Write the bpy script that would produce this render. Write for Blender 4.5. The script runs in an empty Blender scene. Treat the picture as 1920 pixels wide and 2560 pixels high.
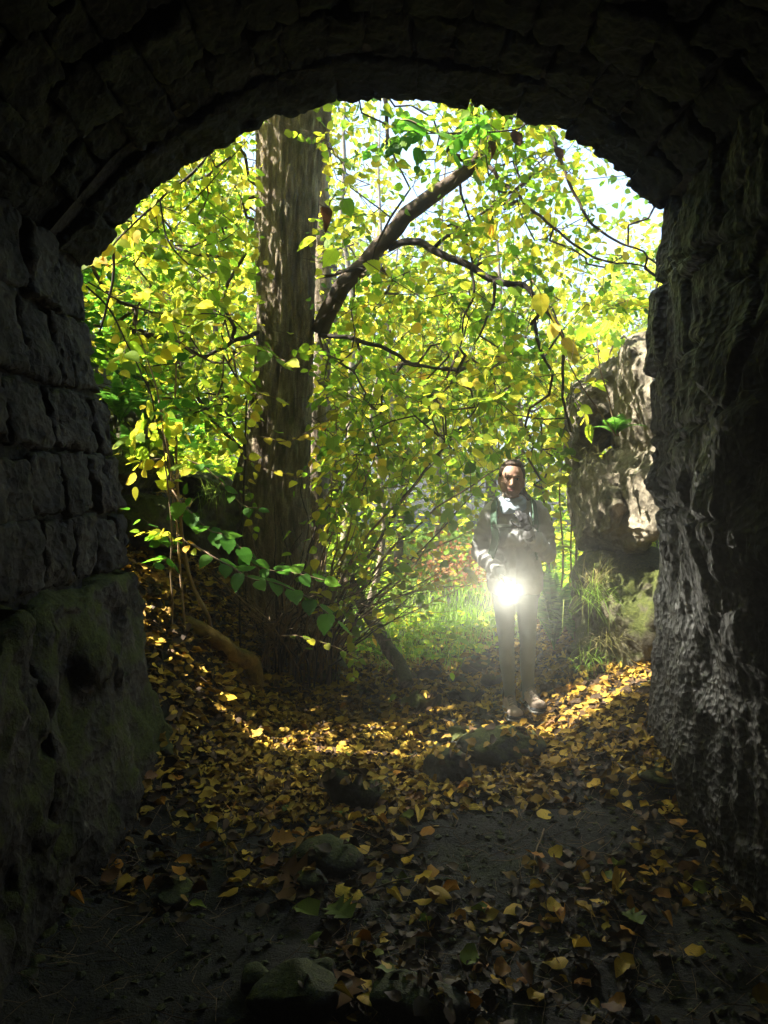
import bpy, bmesh, math, random
import numpy as np
from mathutils import Vector, Matrix, noise as mnoise
R = math.radians
TORCH = 9.0; HAZE = 0.012
random.seed(7); rng = np.random.default_rng(7)
S = bpy.context.scene
COL = S.collection

# ------------------------------------------------------------------ camera
F = 1934.0; CAMZ = 1.5; PITCH = math.atan(80/F)
cam = bpy.data.cameras.new('camera'); camo = bpy.data.objects.new('camera', cam); COL.objects.link(camo)
cam.sensor_fit = 'VERTICAL'; cam.sensor_height = 36; cam.sensor_width = 27; cam.lens = F/2560*36
cam.clip_start = 0.05; cam.clip_end = 3000
camo.location = (0, 0, CAMZ); camo.rotation_euler = (math.pi/2-PITCH, 0, 0)
S.camera = camo
# ------------------------------------------------------------------ sky
SUN_AZ, SUN_EL = R(-97), R(54)          # azimuth from +Y towards +X
W = bpy.data.worlds.new('World'); S.world = W; W.use_nodes = True
nt = W.node_tree; nt.nodes.clear()
out = nt.nodes.new('ShaderNodeOutputWorld'); bg = nt.nodes.new('ShaderNodeBackground')
sky = nt.nodes.new('ShaderNodeTexSky'); sky.sky_type = 'NISHITA'; sky.sun_disc = False
sky.sun_elevation = SUN_EL; sky.sun_rotation = SUN_AZ; sky.air_density = 1.0; sky.dust_density = 0.9; sky.ozone_density = 1.4
tc = nt.nodes.new('ShaderNodeTexCoord'); mp = nt.nodes.new('ShaderNodeMapping'); mp.inputs['Scale'].default_value = (2.0, 2.0, 5.0)
cn = nt.nodes.new('ShaderNodeTexNoise'); cn.inputs['Scale'].default_value = 2.2; cn.inputs['Detail'].default_value = 7; cn.inputs['Roughness'].default_value = 0.6
cr = nt.nodes.new('ShaderNodeValToRGB'); cr.color_ramp.elements[0].position = 0.42; cr.color_ramp.elements[1].position = 0.68
cr.color_ramp.elements[0].color = (0.04, 0.04, 0.04, 1); cr.color_ramp.elements[1].color = (0.6, 0.6, 0.6, 1)
mx = nt.nodes.new('ShaderNodeMix'); mx.data_type = 'RGBA'; mx.inputs['B'].default_value = (1.7, 2.1, 2.7, 1)
nt.links.new(tc.outputs['Generated'], mp.inputs['Vector']); nt.links.new(mp.outputs[0], cn.inputs['Vector'])
nt.links.new(cn.outputs['Fac'], cr.inputs['Fac']); nt.links.new(cr.outputs['Color'], mx.inputs['Factor'])
nt.links.new(sky.outputs[0], mx.inputs['A']); nt.links.new(mx.outputs['Result'], bg.inputs['Color'])
bg.inputs['Strength'].default_value = 0.095
nt.links.new(bg.outputs[0], out.inputs['Surface'])
# ------------------------------------------------------------------ sun
sd = Vector((math.sin(SUN_AZ)*math.cos(SUN_EL), math.cos(SUN_AZ)*math.cos(SUN_EL), math.sin(SUN_EL)))
sl = bpy.data.lights.new('sun', 'SUN'); sl.energy = 4.4; sl.angle = R(0.53); sl.color = (1.0, 0.93, 0.80)
so = bpy.data.objects.new('sun', sl); COL.objects.link(so); so.rotation_euler = sd.to_track_quat('Z', 'Y').to_euler()
# ------------------------------------------------------------------ render
S.view_settings.view_transform = 'Standard'; S.view_settings.look = 'None'; S.view_settings.gamma = 1.0
S.view_settings.use_curve_mapping = False; S.view_settings.exposure = 3.05
S.render.engine = 'CYCLES'
cy = S.cycles; cy.max_bounces = 7; cy.diffuse_bounces = 4; cy.glossy_bounces = 2; cy.transmission_bounces = 3
cy.transparent_max_bounces = 6; cy.volume_bounces = 0; cy.use_denoising = True; cy.denoiser = 'OPENIMAGEDENOISE'
cy.sample_clamp_indirect = 4.0; cy.sample_clamp_direct = 0; cy.caustics_reflective = False; cy.caustics_refractive = False
cy.use_adaptive_sampling = True; cy.adaptive_threshold = 0.02

# ------------------------------------------------------------------ maths helpers
def P(px, py, D):
    dx = (px-960)/F; dz = (1280-py)/F
    d = Vector((dx, math.cos(PITCH)+dz*math.sin(PITCH), -math.sin(PITCH)+dz*math.cos(PITCH)))
    return Vector((0, 0, CAMZ)) + d*(D/d.y)

def smooth(a, b, x):
    t = np.clip((x-a)/(b-a), 0, 1); return t*t*(3-2*t)

def _h(ix, iy, iz, seed):
    n = (ix.astype(np.int64)*374761393 + iy.astype(np.int64)*668265263 + iz.astype(np.int64)*2147483647 + seed*1274126177) & 0xffffffff
    n = ((n ^ (n >> 13))*1274126177) & 0xffffffff
    n = ((n ^ (n >> 16))*2246822519) & 0xffffffff
    return ((n ^ (n >> 15)) & 0xffff)/32767.5-1.0

def vnoise(p, seed=0):
    """value noise in about -1..1, p (N,3)"""
    p = np.asarray(p, dtype=float); i = np.floor(p).astype(np.int64); f = p-i; f = f*f*f*(f*(f*6-15)+10)
    x, y, z = i[:, 0], i[:, 1], i[:, 2]; fx, fy, fz = f[:, 0], f[:, 1], f[:, 2]
    def L(a, b, t): return a+(b-a)*t
    c = [_h(x+a, y+b, z+c_, seed) for c_ in (0, 1) for b in (0, 1) for a in (0, 1)]
    return L(L(L(c[0], c[1], fx), L(c[2], c[3], fx), fy), L(L(c[4], c[5], fx), L(c[6], c[7], fx), fy), fz)

def fbm(p, oct=4, seed=0, gain=0.5):
    p = np.asarray(p, dtype=float); a = 1.0; s = 0; t = 0
    for k in range(oct):
        s = s+a*vnoise(p*(2.03**k)+k*17.3, seed+k); t += a; a *= gain
    return s/t

def ridged(p, oct=4, seed=0):
    p = np.asarray(p, dtype=float); a = 1.0; s = 0; t = 0
    for k in range(oct):
        s = s+a*(1-2*np.abs(vnoise(p*(2.03**k)+k*11.7, seed+k))); t += a; a *= 0.55
    return s/t

# ------------------------------------------------------------------ object helpers
def tag(o, label=None, cat=None, group=None, kind=None):
    if label: o['label'] = label
    if cat: o['category'] = cat
    if group: o['group'] = group
    if kind: o['kind'] = kind
    return o

def empty(name, loc, label, cat, group=None, kind=None):
    o = bpy.data.objects.new(name, None); o.empty_display_size = 0.1; COL.objects.link(o); o.location = loc
    return tag(o, label, cat, group, kind)

def link(name, me, mat=None, parent=None, loc=None):
    o = bpy.data.objects.new(name, me); COL.objects.link(o)
    if mat is not None and not me.materials: me.materials.append(mat)
    if parent is not None: o.parent = parent
    if loc is not None: o.location = loc
    return o

def mesh(name, V, Fq, smooth_=True, org=None, sharp=None):
    """V (N,3); Fq list of faces or int array (M,k)"""
    V = np.asarray(V, dtype=np.float64)
    if org is not None: V = V-np.array(org)
    me = bpy.data.meshes.new(name)
    me.vertices.add(len(V)); me.vertices.foreach_set('co', V.astype(np.float32).ravel())
    if isinstance(Fq, np.ndarray):
        m, k = Fq.shape; idx = Fq.ravel(); tot = np.full(m, k); st = np.arange(m)*k
    else:
        tot = np.array([len(f) for f in Fq]); st = np.concatenate([[0], np.cumsum(tot)[:-1]]); idx = np.array([i for f in Fq for i in f]); m = len(Fq)
    me.loops.add(len(idx)); me.loops.foreach_set('vertex_index', idx.astype(np.int32))
    me.polygons.add(m); me.polygons.foreach_set('loop_start', st.astype(np.int32)); me.polygons.foreach_set('loop_total', tot.astype(np.int32))
    me.polygons.foreach_set('use_smooth', np.full(m, smooth_))
    me.update(calc_edges=True); me.validate()
    if sharp is not None: me.set_sharp_from_angle(angle=R(sharp))
    return me

class Acc:
    """collects verts and faces"""
    def __init__(s): s.V = []; s.F = []; s.n = 0
    def add(s, V, Fc):
        V = np.asarray(V); s.V.append(V); s.F += [tuple(int(i)+s.n for i in f) for f in Fc]; s.n += len(V)
    def mesh(s, name, smooth_=True, org=None, sharp=None):
        return mesh(name, np.concatenate(s.V), s.F, smooth_, org, sharp)

def spline(pts, rad, step):
    """catmull-rom through pts (list of Vector) with radii, resampled"""
    P_ = [np.array(p, dtype=float) for p in pts]; n = len(P_)
    if n == 2:
        L = np.linalg.norm(P_[1]-P_[0]); k = max(2, int(L/step)+1); t = np.linspace(0, 1, k)[:, None]
        return P_[0]*(1-t)+P_[1]*t, rad[0]*(1-t[:, 0])+rad[1]*t[:, 0]
    Q = [2*P_[0]-P_[1]]+P_+[2*P_[-1]-P_[-2]]; o = []; r = []
    for i in range(n-1):
        a, b, c, d = Q[i:i+4]; L = np.linalg.norm(c-b); k = max(1, int(L/step))
        for j in range(k):
            t = j/k
            o.append(0.5*((2*b)+(-a+c)*t+(2*a-5*b+4*c-d)*t*t+(-a+3*b-3*c+d)*t**3)); r.append(rad[i]*(1-t)+rad[i+1]*t)
    o.append(P_[-1]); r.append(rad[-1])
    return np.array(o), np.array(r)

def tube(acc, C, r, sides=6, cap=True, shape=None):
    C = np.asarray(C, dtype=float); n = len(C)
    T = np.gradient(C, axis=0); T /= (np.linalg.norm(T, axis=1)[:, None]+1e-9)
    up = np.array([0, 0, 1.0]) if abs(T[0, 2]) < 0.9 else np.array([1.0, 0, 0])
    N = np.zeros_like(C); v = np.cross(T[0], up); v /= np.linalg.norm(v)
    for i in range(n):
        v = v-T[i]*np.dot(v, T[i]); v /= (np.linalg.norm(v)+1e-9); N[i] = v
    B = np.cross(T, N)
    a = np.arange(sides)/sides*2*math.pi
    V = C[:, None, :]+np.asarray(r)[:, None, None]*(np.cos(a)[None, :, None]*N[:, None, :]+np.sin(a)[None, :, None]*B[:, None, :])
    if shape is not None: V = shape(V, C, a, N, B)
    V = V.reshape(-1, 3); Fc = []
    for i in range(n-1):
        for j in range(sides):
            j2 = (j+1) % sides; Fc.append((i*sides+j, i*sides+j2, (i+1)*sides+j2, (i+1)*sides+j))
    if cap: Fc.append(tuple(range(sides))[::-1]); Fc.append(tuple((n-1)*sides+j for j in range(sides)))
    acc.add(V, Fc)

def wobble(C, amp, sc, seed):
    C = np.asarray(C); d = np.stack([fbm(C*sc+7.7*k, 3, seed+k*9) for k in range(3)], 1)
    t = np.linspace(0, 1, len(C)); w = np.minimum(1, t*6)[:, None]
    return C+d*amp*w

# ------------------------------------------------------------------ materials
def M(name): 
    m = bpy.data.materials.new(name); m.use_nodes = True; t = m.node_tree; t.nodes.clear()
    o = t.nodes.new('ShaderNodeOutputMaterial'); return m, t, o
def N(t, typ, **kw):
    n = t.nodes.new(typ)
    for k, v in kw.items():
        if k.startswith('i_'): n.inputs[k[2:].replace('_', ' ')].default_value = v
        else: setattr(n, k, v)
    return n
def noisetex(t, vec, scale, detail=6, rough=0.6):
    n = N(t, 'ShaderNodeTexNoise'); n.inputs['Scale'].default_value = scale; n.inputs['Detail'].default_value = detail; n.inputs['Roughness'].default_value = rough
    t.links.new(vec, n.inputs['Vector']); return n.outputs['Fac']
def ramp(t, fac, stops):
    r = N(t, 'ShaderNodeValToRGB'); e = r.color_ramp.elements
    while len(e) < len(stops): e.new(0.5)
    for k, (p, c) in enumerate(stops): e[k].position = p; e[k].color = (*c, 1) if len(c) == 3 else c
    t.links.new(fac, r.inputs['Fac']); return r.outputs['Color']
def mixc(t, fac, a, b, mode='MIX'):
    m = N(t, 'ShaderNodeMix', data_type='RGBA', blend_type=mode)
    for s, v in (('Factor', fac), ('A', a), ('B', b)):
        if isinstance(v, (int, float)): m.inputs[s].default_value = v
        elif isinstance(v, tuple): m.inputs[s].default_value = (*v, 1)
        else: t.links.new(v, m.inputs[s])
    return m.outputs['Result']
def math_(t, op, a, b=None, clamp=False):
    m = N(t, 'ShaderNodeMath', operation=op, use_clamp=clamp)
    for k, v in enumerate((a, b)):
        if v is None: continue
        if isinstance(v, (int, float)): m.inputs[k].default_value = v
        else: t.links.new(v, m.inputs[k])
    return m.outputs[0]
def coords(t, scale=(1, 1, 1), world=True):
    g = N(t, 'ShaderNodeNewGeometry'); mpn = N(t, 'ShaderNodeMapping'); mpn.inputs['Scale'].default_value = scale
    t.links.new(g.outputs['Position'], mpn.inputs['Vector']); return mpn.outputs[0], g

def rock_mat(name, cols, scale=3.0, bump=0.5, bscale=1.0, moss=0.0, mossbias=0.0, rough=0.85, streak=False, lichen=0.0, pits=0.3, wet=0.0):
    m, t, o = M(name); v, g = coords(t)
    vs = v
    if streak: vs, _ = coords(t, (1, 1, 0.22))
    n1 = noisetex(t, vs, scale, 8, 0.62); n2 = noisetex(t, v, scale*7, 6, 0.65)
    f = math_(t, 'ADD', math_(t, 'MULTIPLY', n1, 0.65), math_(t, 'MULTIPLY', n2, 0.35))
    c = ramp(t, f, [(0.33, cols[0]), (0.50, cols[1]), (0.68, cols[2])])
    if lichen:
        nl = noisetex(t, vs, scale*2.3, 8, 0.7); fl = ramp(t, nl, [(0.60, (0, 0, 0)), (0.72, (lichen,)*3)])
        c = mixc(t, fl, c, (0.42, 0.40, 0.34))
    nd = noisetex(t, vs, scale*1.3+1, 5, 0.6); fd = ramp(t, nd, [(0.36, (0.45,)*3), (0.55, (1,)*3)])
    c = mixc(t, 1.0, c, fd, 'MULTIPLY')
    # bump
    vo = N(t, 'ShaderNodeTexVoronoi'); vo.inputs['Scale'].default_value = 28*bscale; t.links.new(v, vo.inputs['Vector'])
    nb = noisetex(t, vs, 14*bscale, 9, 0.72)
    h = math_(t, 'ADD', nb, math_(t, 'MULTIPLY', vo.outputs['Distance'], pits))
    mossf = None
    if moss > 0:
        sx = N(t, 'ShaderNodeSeparateXYZ'); t.links.new(g.outputs['Normal'], sx.inputs[0])
        nm = noisetex(t, v, 4.5, 6, 0.7)
        mm = math_(t, 'ADD', math_(t, 'MULTIPLY', sx.outputs['Z'], 0.35), nm)
        mossf = ramp(t, math_(t, 'ADD', mm, mossbias), [(0.62, (0, 0, 0)), (0.78, (moss,)*3)])
        ng = noisetex(t, v, 60, 5, 0.8)
        mc = ramp(t, ng, [(0.3, (0.025, 0.034, 0.006)), (0.55, (0.085, 0.105, 0.014)), (0.75, (0.19, 0.20, 0.03))])
        c = mixc(t, mossf, c, mc)
        hm = math_(t, 'MULTIPLY', ng, 1.3); h = mixc(t, mossf, h, hm)
    b = N(t, 'ShaderNodeBump'); b.inputs['Strength'].default_value = bump; b.inputs['Distance'].default_value = 0.03
    t.links.new(h, b.inputs['Height'])
    p = N(t, 'ShaderNodeBsdfPrincipled'); t.links.new(c, p.inputs['Base Color']); t.links.new(b.outputs[0], p.inputs['Normal'])
    if wet:
        nw = noisetex(t, v, 2.0, 3, 0.5); t.links.new(ramp(t, nw, [(0.35, (rough,)*3), (0.6, (wet,)*3)]), p.inputs['Roughness'])
    else: p.inputs['Roughness'].default_value = rough
    p.inputs['Specular IOR Level'].default_value = 0.35
    t.links.new(p.outputs[0], o.inputs['Surface']); return m

def plain(name, col, rough=0.7, bumpscale=0, bump=0.2, var=0.15, metallic=0, spec=0.4, streak=None):
    m, t, o = M(name); v, g = coords(t, streak or (1, 1, 1)); nf = noisetex(t, v, 9, 5, 0.6)
    a = tuple(x*(1-var) for x in col); b_ = tuple(min(1, x*(1+var)) for x in col)
    c = ramp(t, nf, [(0.35, a), (0.65, b_)])
    p = N(t, 'ShaderNodeBsdfPrincipled'); t.links.new(c, p.inputs['Base Color']); p.inputs['Roughness'].default_value = rough
    p.inputs['Metallic'].default_value = metallic; p.inputs['Specular IOR Level'].default_value = spec
    if bumpscale:
        b = N(t, 'ShaderNodeBump'); b.inputs['Strength'].default_value = bump; b.inputs['Distance'].default_value = 0.01
        t.links.new(noisetex(t, v, bumpscale, 4, 0.7), b.inputs['Height']); t.links.new(b.outputs[0], p.inputs['Normal'])
    t.links.new(p.outputs[0], o.inputs['Surface']); return m

def leaf_mat(name, stops, trans=0.55, tint=1.6, rough=0.55, spots=0.5, spec=0.18):
    """stops: ramp over the random number of each leaf"""
    m, t, o = M(name)
    g = N(t, 'ShaderNodeNewGeometry'); oi = N(t, 'ShaderNodeObjectInfo')
    r = math_(t, 'FRACT', math_(t, 'ADD', g.outputs['Random Per Island'], oi.outputs['Random']))
    vq, _ = coords(t); pn_ = N(t, 'ShaderNodeTexNoise'); pn_.inputs['Scale'].default_value = 1.7; pn_.inputs['Detail'].default_value = 2; t.links.new(vq, pn_.inputs['Vector'])
    rc = math_(t, 'ADD', math_(t, 'MULTIPLY', r, 0.62), math_(t, 'MULTIPLY', math_(t, 'SUBTRACT', pn_.outputs['Fac'], 0.32), 1.05), True)
    c = ramp(t, rc, stops)
    r2 = math_(t, 'FRACT', math_(t, 'MULTIPLY', r, 37.3))
    v, _ = coords(t)
    hsv = N(t, 'ShaderNodeHueSaturation'); t.links.new(math_(t, 'ADD', math_(t, 'MULTIPLY', r2, 0.6), 0.7), hsv.inputs['Value']); t.links.new(c, hsv.inputs['Color']); c = hsv.outputs['Color']
    # veins from the leaf's own uv
    uv = N(t, 'ShaderNodeUVMap'); s = N(t, 'ShaderNodeSeparateXYZ'); t.links.new(uv.outputs[0], s.inputs[0])
    ay = math_(t, 'ABSOLUTE', math_(t, 'SUBTRACT', s.outputs['Y'], 0.5))
    w = math_(t, 'SINE', math_(t, 'MULTIPLY', math_(t, 'SUBTRACT', s.outputs['X'], math_(t, 'MULTIPLY', ay, 0.9)), 48.0))
    vein = math_(t, 'MAXIMUM', math_(t, 'GREATER_THAN', w, 0.93), math_(t, 'LESS_THAN', ay, 0.018))
    c = mixc(t, math_(t, 'MULTIPLY', vein, 0.35), c, mixc(t, 1.0, c, (0.5, 0.5, 0.45), 'MULTIPLY'))
    if spots:
        ns = noisetex(t, v, 95, 3, 0.6); fs = ramp(t, ns, [(0.66, (0, 0, 0)), (0.70, (spots,)*3)])
        c = mixc(t, fs, c, (0.11, 0.05, 0.015))
    d = N(t, 'ShaderNodeBsdfPrincipled'); t.links.new(c, d.inputs['Base Color']); d.inputs['Roughness'].default_value = rough
    d.inputs['Specular IOR Level'].default_value = spec
    ct = N(t, 'ShaderNodeVectorMath', operation='SCALE'); t.links.new(c, ct.inputs[0]); ct.inputs['Scale'].default_value = tint
    tr = N(t, 'ShaderNodeBsdfTranslucent'); t.links.new(ct.outputs[0], tr.inputs['Color'])
    ms = N(t, 'ShaderNodeMixShader'); ms.inputs[0].default_value = trans
    t.links.new(d.outputs[0], ms.inputs[1]); t.links.new(tr.outputs[0], ms.inputs[2]); t.links.new(ms.outputs[0], o.inputs['Surface'])
    return m

G1 = (0.045, 0.130, 0.010); G2 = (0.105, 0.220, 0.012); G3 = (0.20, 0.31, 0.018); Y1 = (0.42, 0.41, 0.028); Y2 = (0.58, 0.46, 0.035); O1 = (0.50, 0.22, 0.02); B1 = (0.16, 0.07, 0.02)
MAT = {}
MAT['leaf'] = leaf_mat('lime_leaves', [(0.0, G1), (0.13, G2), (0.44, G3), (0.64, Y1), (0.86, Y2), (1.0, O1)], tint=2.1)
MAT['leaf_low'] = leaf_mat('undergrowth_leaves', [(0.0, G2), (0.45, G3), (0.7, Y1), (0.93, Y2), (1.0, O1)], tint=2.0)
MAT['leaf_green'] = leaf_mat('green_leaves', [(0.0, (0.03, 0.11, 0.010)), (0.5, (0.06, 0.19, 0.012)), (1.0, (0.13, 0.27, 0.02))], spots=0.1)
MAT['leaf_yellow'] = leaf_mat('yellow_leaves', [(0.0, Y1), (0.6, Y2), (1.0, (0.6, 0.33, 0.03))])
MAT['leaf_far'] = leaf_mat('distant_leaves', [(0.0, G2), (0.25, G3), (0.6, Y1), (0.92, Y2), (1.0, O1)], spots=0, tint=2.0)
MAT['leaf_red'] = leaf_mat('red_leaves', [(0.0, (0.22, 0.10, 0.05)), (0.5, (0.36, 0.14, 0.06)), (1.0, (0.40, 0.30, 0.06))], trans=.4, tint=1.3, spots=0)
MAT['dead'] = leaf_mat('withered_leaves', [(0.0, (0.05, 0.02, 0.01)), (1.0, (0.14, 0.06, 0.02))], trans=0.15, spots=0)
def litter(name, a, b, c, tr=0.12): return leaf_mat(name, [(0.0, a), (0.5, b), (1.0, c)], trans=tr, tint=1.2, rough=0.65, spots=0.6, spec=0.2)
MAT['lit_yellow'] = litter('yellow_fallen_leaf', (0.42, 0.26, 0.02), (0.55, 0.33, 0.03), (0.60, 0.42, 0.05))
MAT['lit_orange'] = litter('orange_fallen_leaf', (0.36, 0.14, 0.015), (0.46, 0.20, 0.02), (0.52, 0.26, 0.04))
MAT['lit_brown'] = litter('brown_fallen_leaf', (0.13, 0.055, 0.02), (0.20, 0.09, 0.03), (0.28, 0.15, 0.06), 0.05)
MAT['lit_green'] = litter('green_fallen_leaf', (0.10, 0.16, 0.02), (0.16, 0.2, 0.02), (0.26, 0.28, 0.03))
MAT['litter'] = litter('leaf_litter', (0.12, 0.06, 0.02), (0.36, 0.22, 0.03), (0.56, 0.40, 0.05))
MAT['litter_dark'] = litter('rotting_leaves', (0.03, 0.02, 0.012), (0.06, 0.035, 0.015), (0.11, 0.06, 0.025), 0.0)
MAT['bark'] = rock_mat('bark', [(0.06, 0.043, 0.028), (0.24, 0.18, 0.125), (0.50, 0.42, 0.30)], 16, 1.0, 2.2, streak=True, moss=0.8, mossbias=0.055, pits=0.1)
MAT['bark_thin'] = plain('thin_bark', (0.075, 0.052, 0.034), 0.85, 60, 0.4, 0.4)
MAT['bark_dark'] = plain('dark_bark', (0.035, 0.026, 0.018), 0.85, 60, 0.4, 0.4)
MAT['bark_pale'] = plain('pale_bark', (0.22, 0.18, 0.13), 0.85, 40, 0.4, 0.4)
MAT['bark_twig'] = plain('brown_twigs', (0.24, 0.16, 0.09), 0.8, 60, 0.3, 0.4)
MAT['stick'] = rock_mat('damp_stick', [(0.03, 0.022, 0.014), (0.09, 0.068, 0.045), (0.18, 0.14, 0.09)], 20, 0.8, 2.0, pits=0.1)
MAT['log'] = rock_mat('rotten_log', [(0.16, 0.10, 0.03), (0.38, 0.25, 0.08), (0.55, 0.40, 0.16)], 5, 0.7, 1.5, moss=0.5, mossbias=-0.03, pits=0.1)
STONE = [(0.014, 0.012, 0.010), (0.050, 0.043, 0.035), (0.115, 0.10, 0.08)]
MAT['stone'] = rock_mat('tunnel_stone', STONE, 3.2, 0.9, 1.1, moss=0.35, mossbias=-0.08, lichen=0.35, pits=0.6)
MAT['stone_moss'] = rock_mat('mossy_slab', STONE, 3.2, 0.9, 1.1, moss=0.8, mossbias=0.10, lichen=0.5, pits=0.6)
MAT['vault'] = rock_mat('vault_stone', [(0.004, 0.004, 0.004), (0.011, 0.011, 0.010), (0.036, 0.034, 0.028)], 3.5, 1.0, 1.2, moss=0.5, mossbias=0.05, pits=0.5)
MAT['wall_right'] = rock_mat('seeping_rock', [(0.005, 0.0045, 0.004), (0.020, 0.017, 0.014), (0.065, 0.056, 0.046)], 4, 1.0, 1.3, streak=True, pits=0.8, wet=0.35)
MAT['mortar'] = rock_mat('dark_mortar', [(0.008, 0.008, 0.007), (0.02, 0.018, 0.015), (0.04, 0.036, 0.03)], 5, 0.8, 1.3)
MAT['sandstone'] = rock_mat('weathered_sandstone', [(0.10, 0.09, 0.065), (0.25, 0.215, 0.155), (0.38, 0.335, 0.25)], 3, 0.7, 1.0, moss=0.5, mossbias=-0.10, lichen=0.3, pits=0.6)
MAT['mossrock'] = rock_mat('mossy_rock', [(0.045, 0.042, 0.03), (0.11, 0.10, 0.06), (0.19, 0.17, 0.10)], 4, 0.9, 1.2, moss=0.95, mossbias=0.12)
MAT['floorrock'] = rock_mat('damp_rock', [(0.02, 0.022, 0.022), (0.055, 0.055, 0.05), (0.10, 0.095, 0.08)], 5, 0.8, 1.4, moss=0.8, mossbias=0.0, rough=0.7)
# ================================================================== terrain
def hgt(x, y, fine=True):
    x = np.asarray(x, dtype=float); y = np.asarray(y, dtype=float); sh = x.shape
    x = x.ravel(); y = y.ravel(); q = np.stack([x, y, np.zeros_like(x)], 1)
    h = 0.045*fbm(q*1.3, 3, 3)
    if fine: h = h+0.035*fbm(q*5.5, 4, 9)+0.010*fbm(q*24, 3, 5)
    far = 1-smooth(8.5, 11.5, y)
    h += smooth(-0.55, -1.65, x)*smooth(2.9, 4.7, y)*0.92*far
    h += smooth(-0.8, -1.4, x)*0.10
    h += smooth(-1.55, -2.7, x)*smooth(4.0, 4.8, y)*1.9*(1-smooth(6.5, 10, y))
    h += smooth(-3.5, -9, x)*1.8*smooth(5, 9, y)
    h += 0.22*np.exp(-(((x+0.9)/0.6)**2+((y-6.3)/0.6)**2))
    h += smooth(0.75, 1.55, x)*0.42*smooth(2.5, 4.2, y)*(1-smooth(6.0, 8.0, y))
    h += smooth(1.75, 3.0, x)*1.7*smooth(4.0, 4.9, y)*(1-smooth(6.5, 9, y))
    h += 0.05*np.exp(-(((x-0.85)/0.45)**2+((y-4.8)/0.3)**2))
    h += smooth(9, 60, y)*2.6+0.25*fbm(q*0.12, 3, 21)*smooth(9, 20, np.hypot(x, y))
    return h.reshape(sh)
def H(x, y): return float(hgt(np.array([x]), np.array([y]))[0])
def Gp(px, py):
    """point of the ground seen at a pixel"""
    a = P(px, py, 1.0); lo, hi = 1.6, 60.0
    Ds = np.linspace(1.6, 30, 1400); p0 = np.array([0, 0, CAMZ]); d = np.array(a)-p0
    pts = p0+d[None]*Ds[:, None]; h = hgt(pts[:, 0], pts[:, 1]); k = np.argmax(pts[:, 2] < h)
    if pts[k, 2] >= h[k]: k = len(Ds)-1
    return Vector((pts[k, 0], pts[k, 1], h[k]))

def grow(a, b, n, f):   # geometric growth beyond the fine area
    s = [a]; 
    while abs(s[-1]-a) < abs(b-a): s.append(s[-1]+math.copysign(f, b-a)); f *= 1.25
    return s[1:]
fx = list(np.arange(-2.6, 2.6, 0.03)); xs = sorted(grow(fx[0], -150, 0, .05)+fx+grow(fx[-1], 150, 0, .05))
fy = list(np.arange(1.4, 8.0, 0.03)); ys = sorted(grow(fy[0], -12, 0, .1)+fy+grow(fy[-1], 150, 0, .05))
X, Y = np.meshgrid(xs, ys); Z = hgt(X, Y); nx = len(xs); ny = len(ys)
ii, jj = np.meshgrid(np.arange(nx-1), np.arange(ny-1)); a = (jj*nx+ii).ravel()
ground_me = mesh('ground', np.stack([X.ravel(), Y.ravel(), Z.ravel()], 1), np.stack([a, a+1, a+1+nx, a+nx], 1))
m, t, o = M('soil'); v, g = coords(t)
n1 = noisetex(t, v, 2.2, 6, .6); n2 = noisetex(t, v, 40, 6, .75)
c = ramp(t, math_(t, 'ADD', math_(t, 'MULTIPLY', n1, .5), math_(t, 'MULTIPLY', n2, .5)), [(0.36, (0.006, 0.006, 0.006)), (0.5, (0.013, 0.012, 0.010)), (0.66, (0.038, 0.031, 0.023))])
nm = noisetex(t, v, 1.9, 5, .65); mf = ramp(t, nm, [(0.55, (0, 0, 0)), (0.66, (0.8,)*3)])
c = mixc(t, mf, c, ramp(t, n2, [(0.3, (0.012, 0.022, 0.005)), (0.7, (0.07, 0.09, 0.015))]))
vo = N(t, 'ShaderNodeTexVoronoi'); vo.inputs['Scale'].default_value = 45; t.links.new(v, vo.inputs['Vector'])
h = math_(t, 'ADD', n2, math_(t, 'MULTIPLY', noisetex(t, v, 110, 4, .7), .6))
b = N(t, 'ShaderNodeBump'); b.inputs['Strength'].default_value = 1.0; b.inputs['Distance'].default_value = 0.035; t.links.new(h, b.inputs['Height'])
p = N(t, 'ShaderNodeBsdfPrincipled'); t.links.new(c, p.inputs['Base Color']); t.links.new(b.outputs[0], p.inputs['Normal']); p.inputs['Roughness'].default_value = 0.75
t.links.new(p.outputs[0], o.inputs['Surface']); MAT['soil'] = m
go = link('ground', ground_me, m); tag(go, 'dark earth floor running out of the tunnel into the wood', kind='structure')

# ================================================================== tunnel
D0 = 3.75
def lerp_tab(tab, z): return np.interp(z, [a for a, b in tab], [b for a, b in tab])
LW = [(-0.5, -1.08), (0.3, -1.12), (0.8, -1.19), (1.07, -1.25), (1.3, -1.265), (1.63, -1.31), (2.05, -1.39), (2.5, -1.45)]
RW = [(-0.5, 1.36), (0.6, 1.34), (1.1, 1.34), (1.35, 1.31), (1.6, 1.29), (2.3, 1.335), (2.83, 1.35)]
arc_px = [(222, 672), (297, 585), (375, 492), (470, 422), (580, 350), (700, 296), (815, 264), (910, 252), (1000, 250), (1100, 262), (1200, 275), (1310, 305), (1430, 352), (1545, 430), (1600, 480), (1637, 522)]
ARC = np.array([[P(x, y, D0).x, P(x, y, D0).z] for x, y in arc_px])
def resample(A, n, smooth_it=0):
    d = np.concatenate([[0], np.cumsum(np.linalg.norm(np.diff(A, axis=0), axis=1))]); s = np.linspace(0, d[-1], n)
    return np.stack([np.interp(s, d, A[:, k]) for k in range(A.shape[1])], 1)
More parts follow.
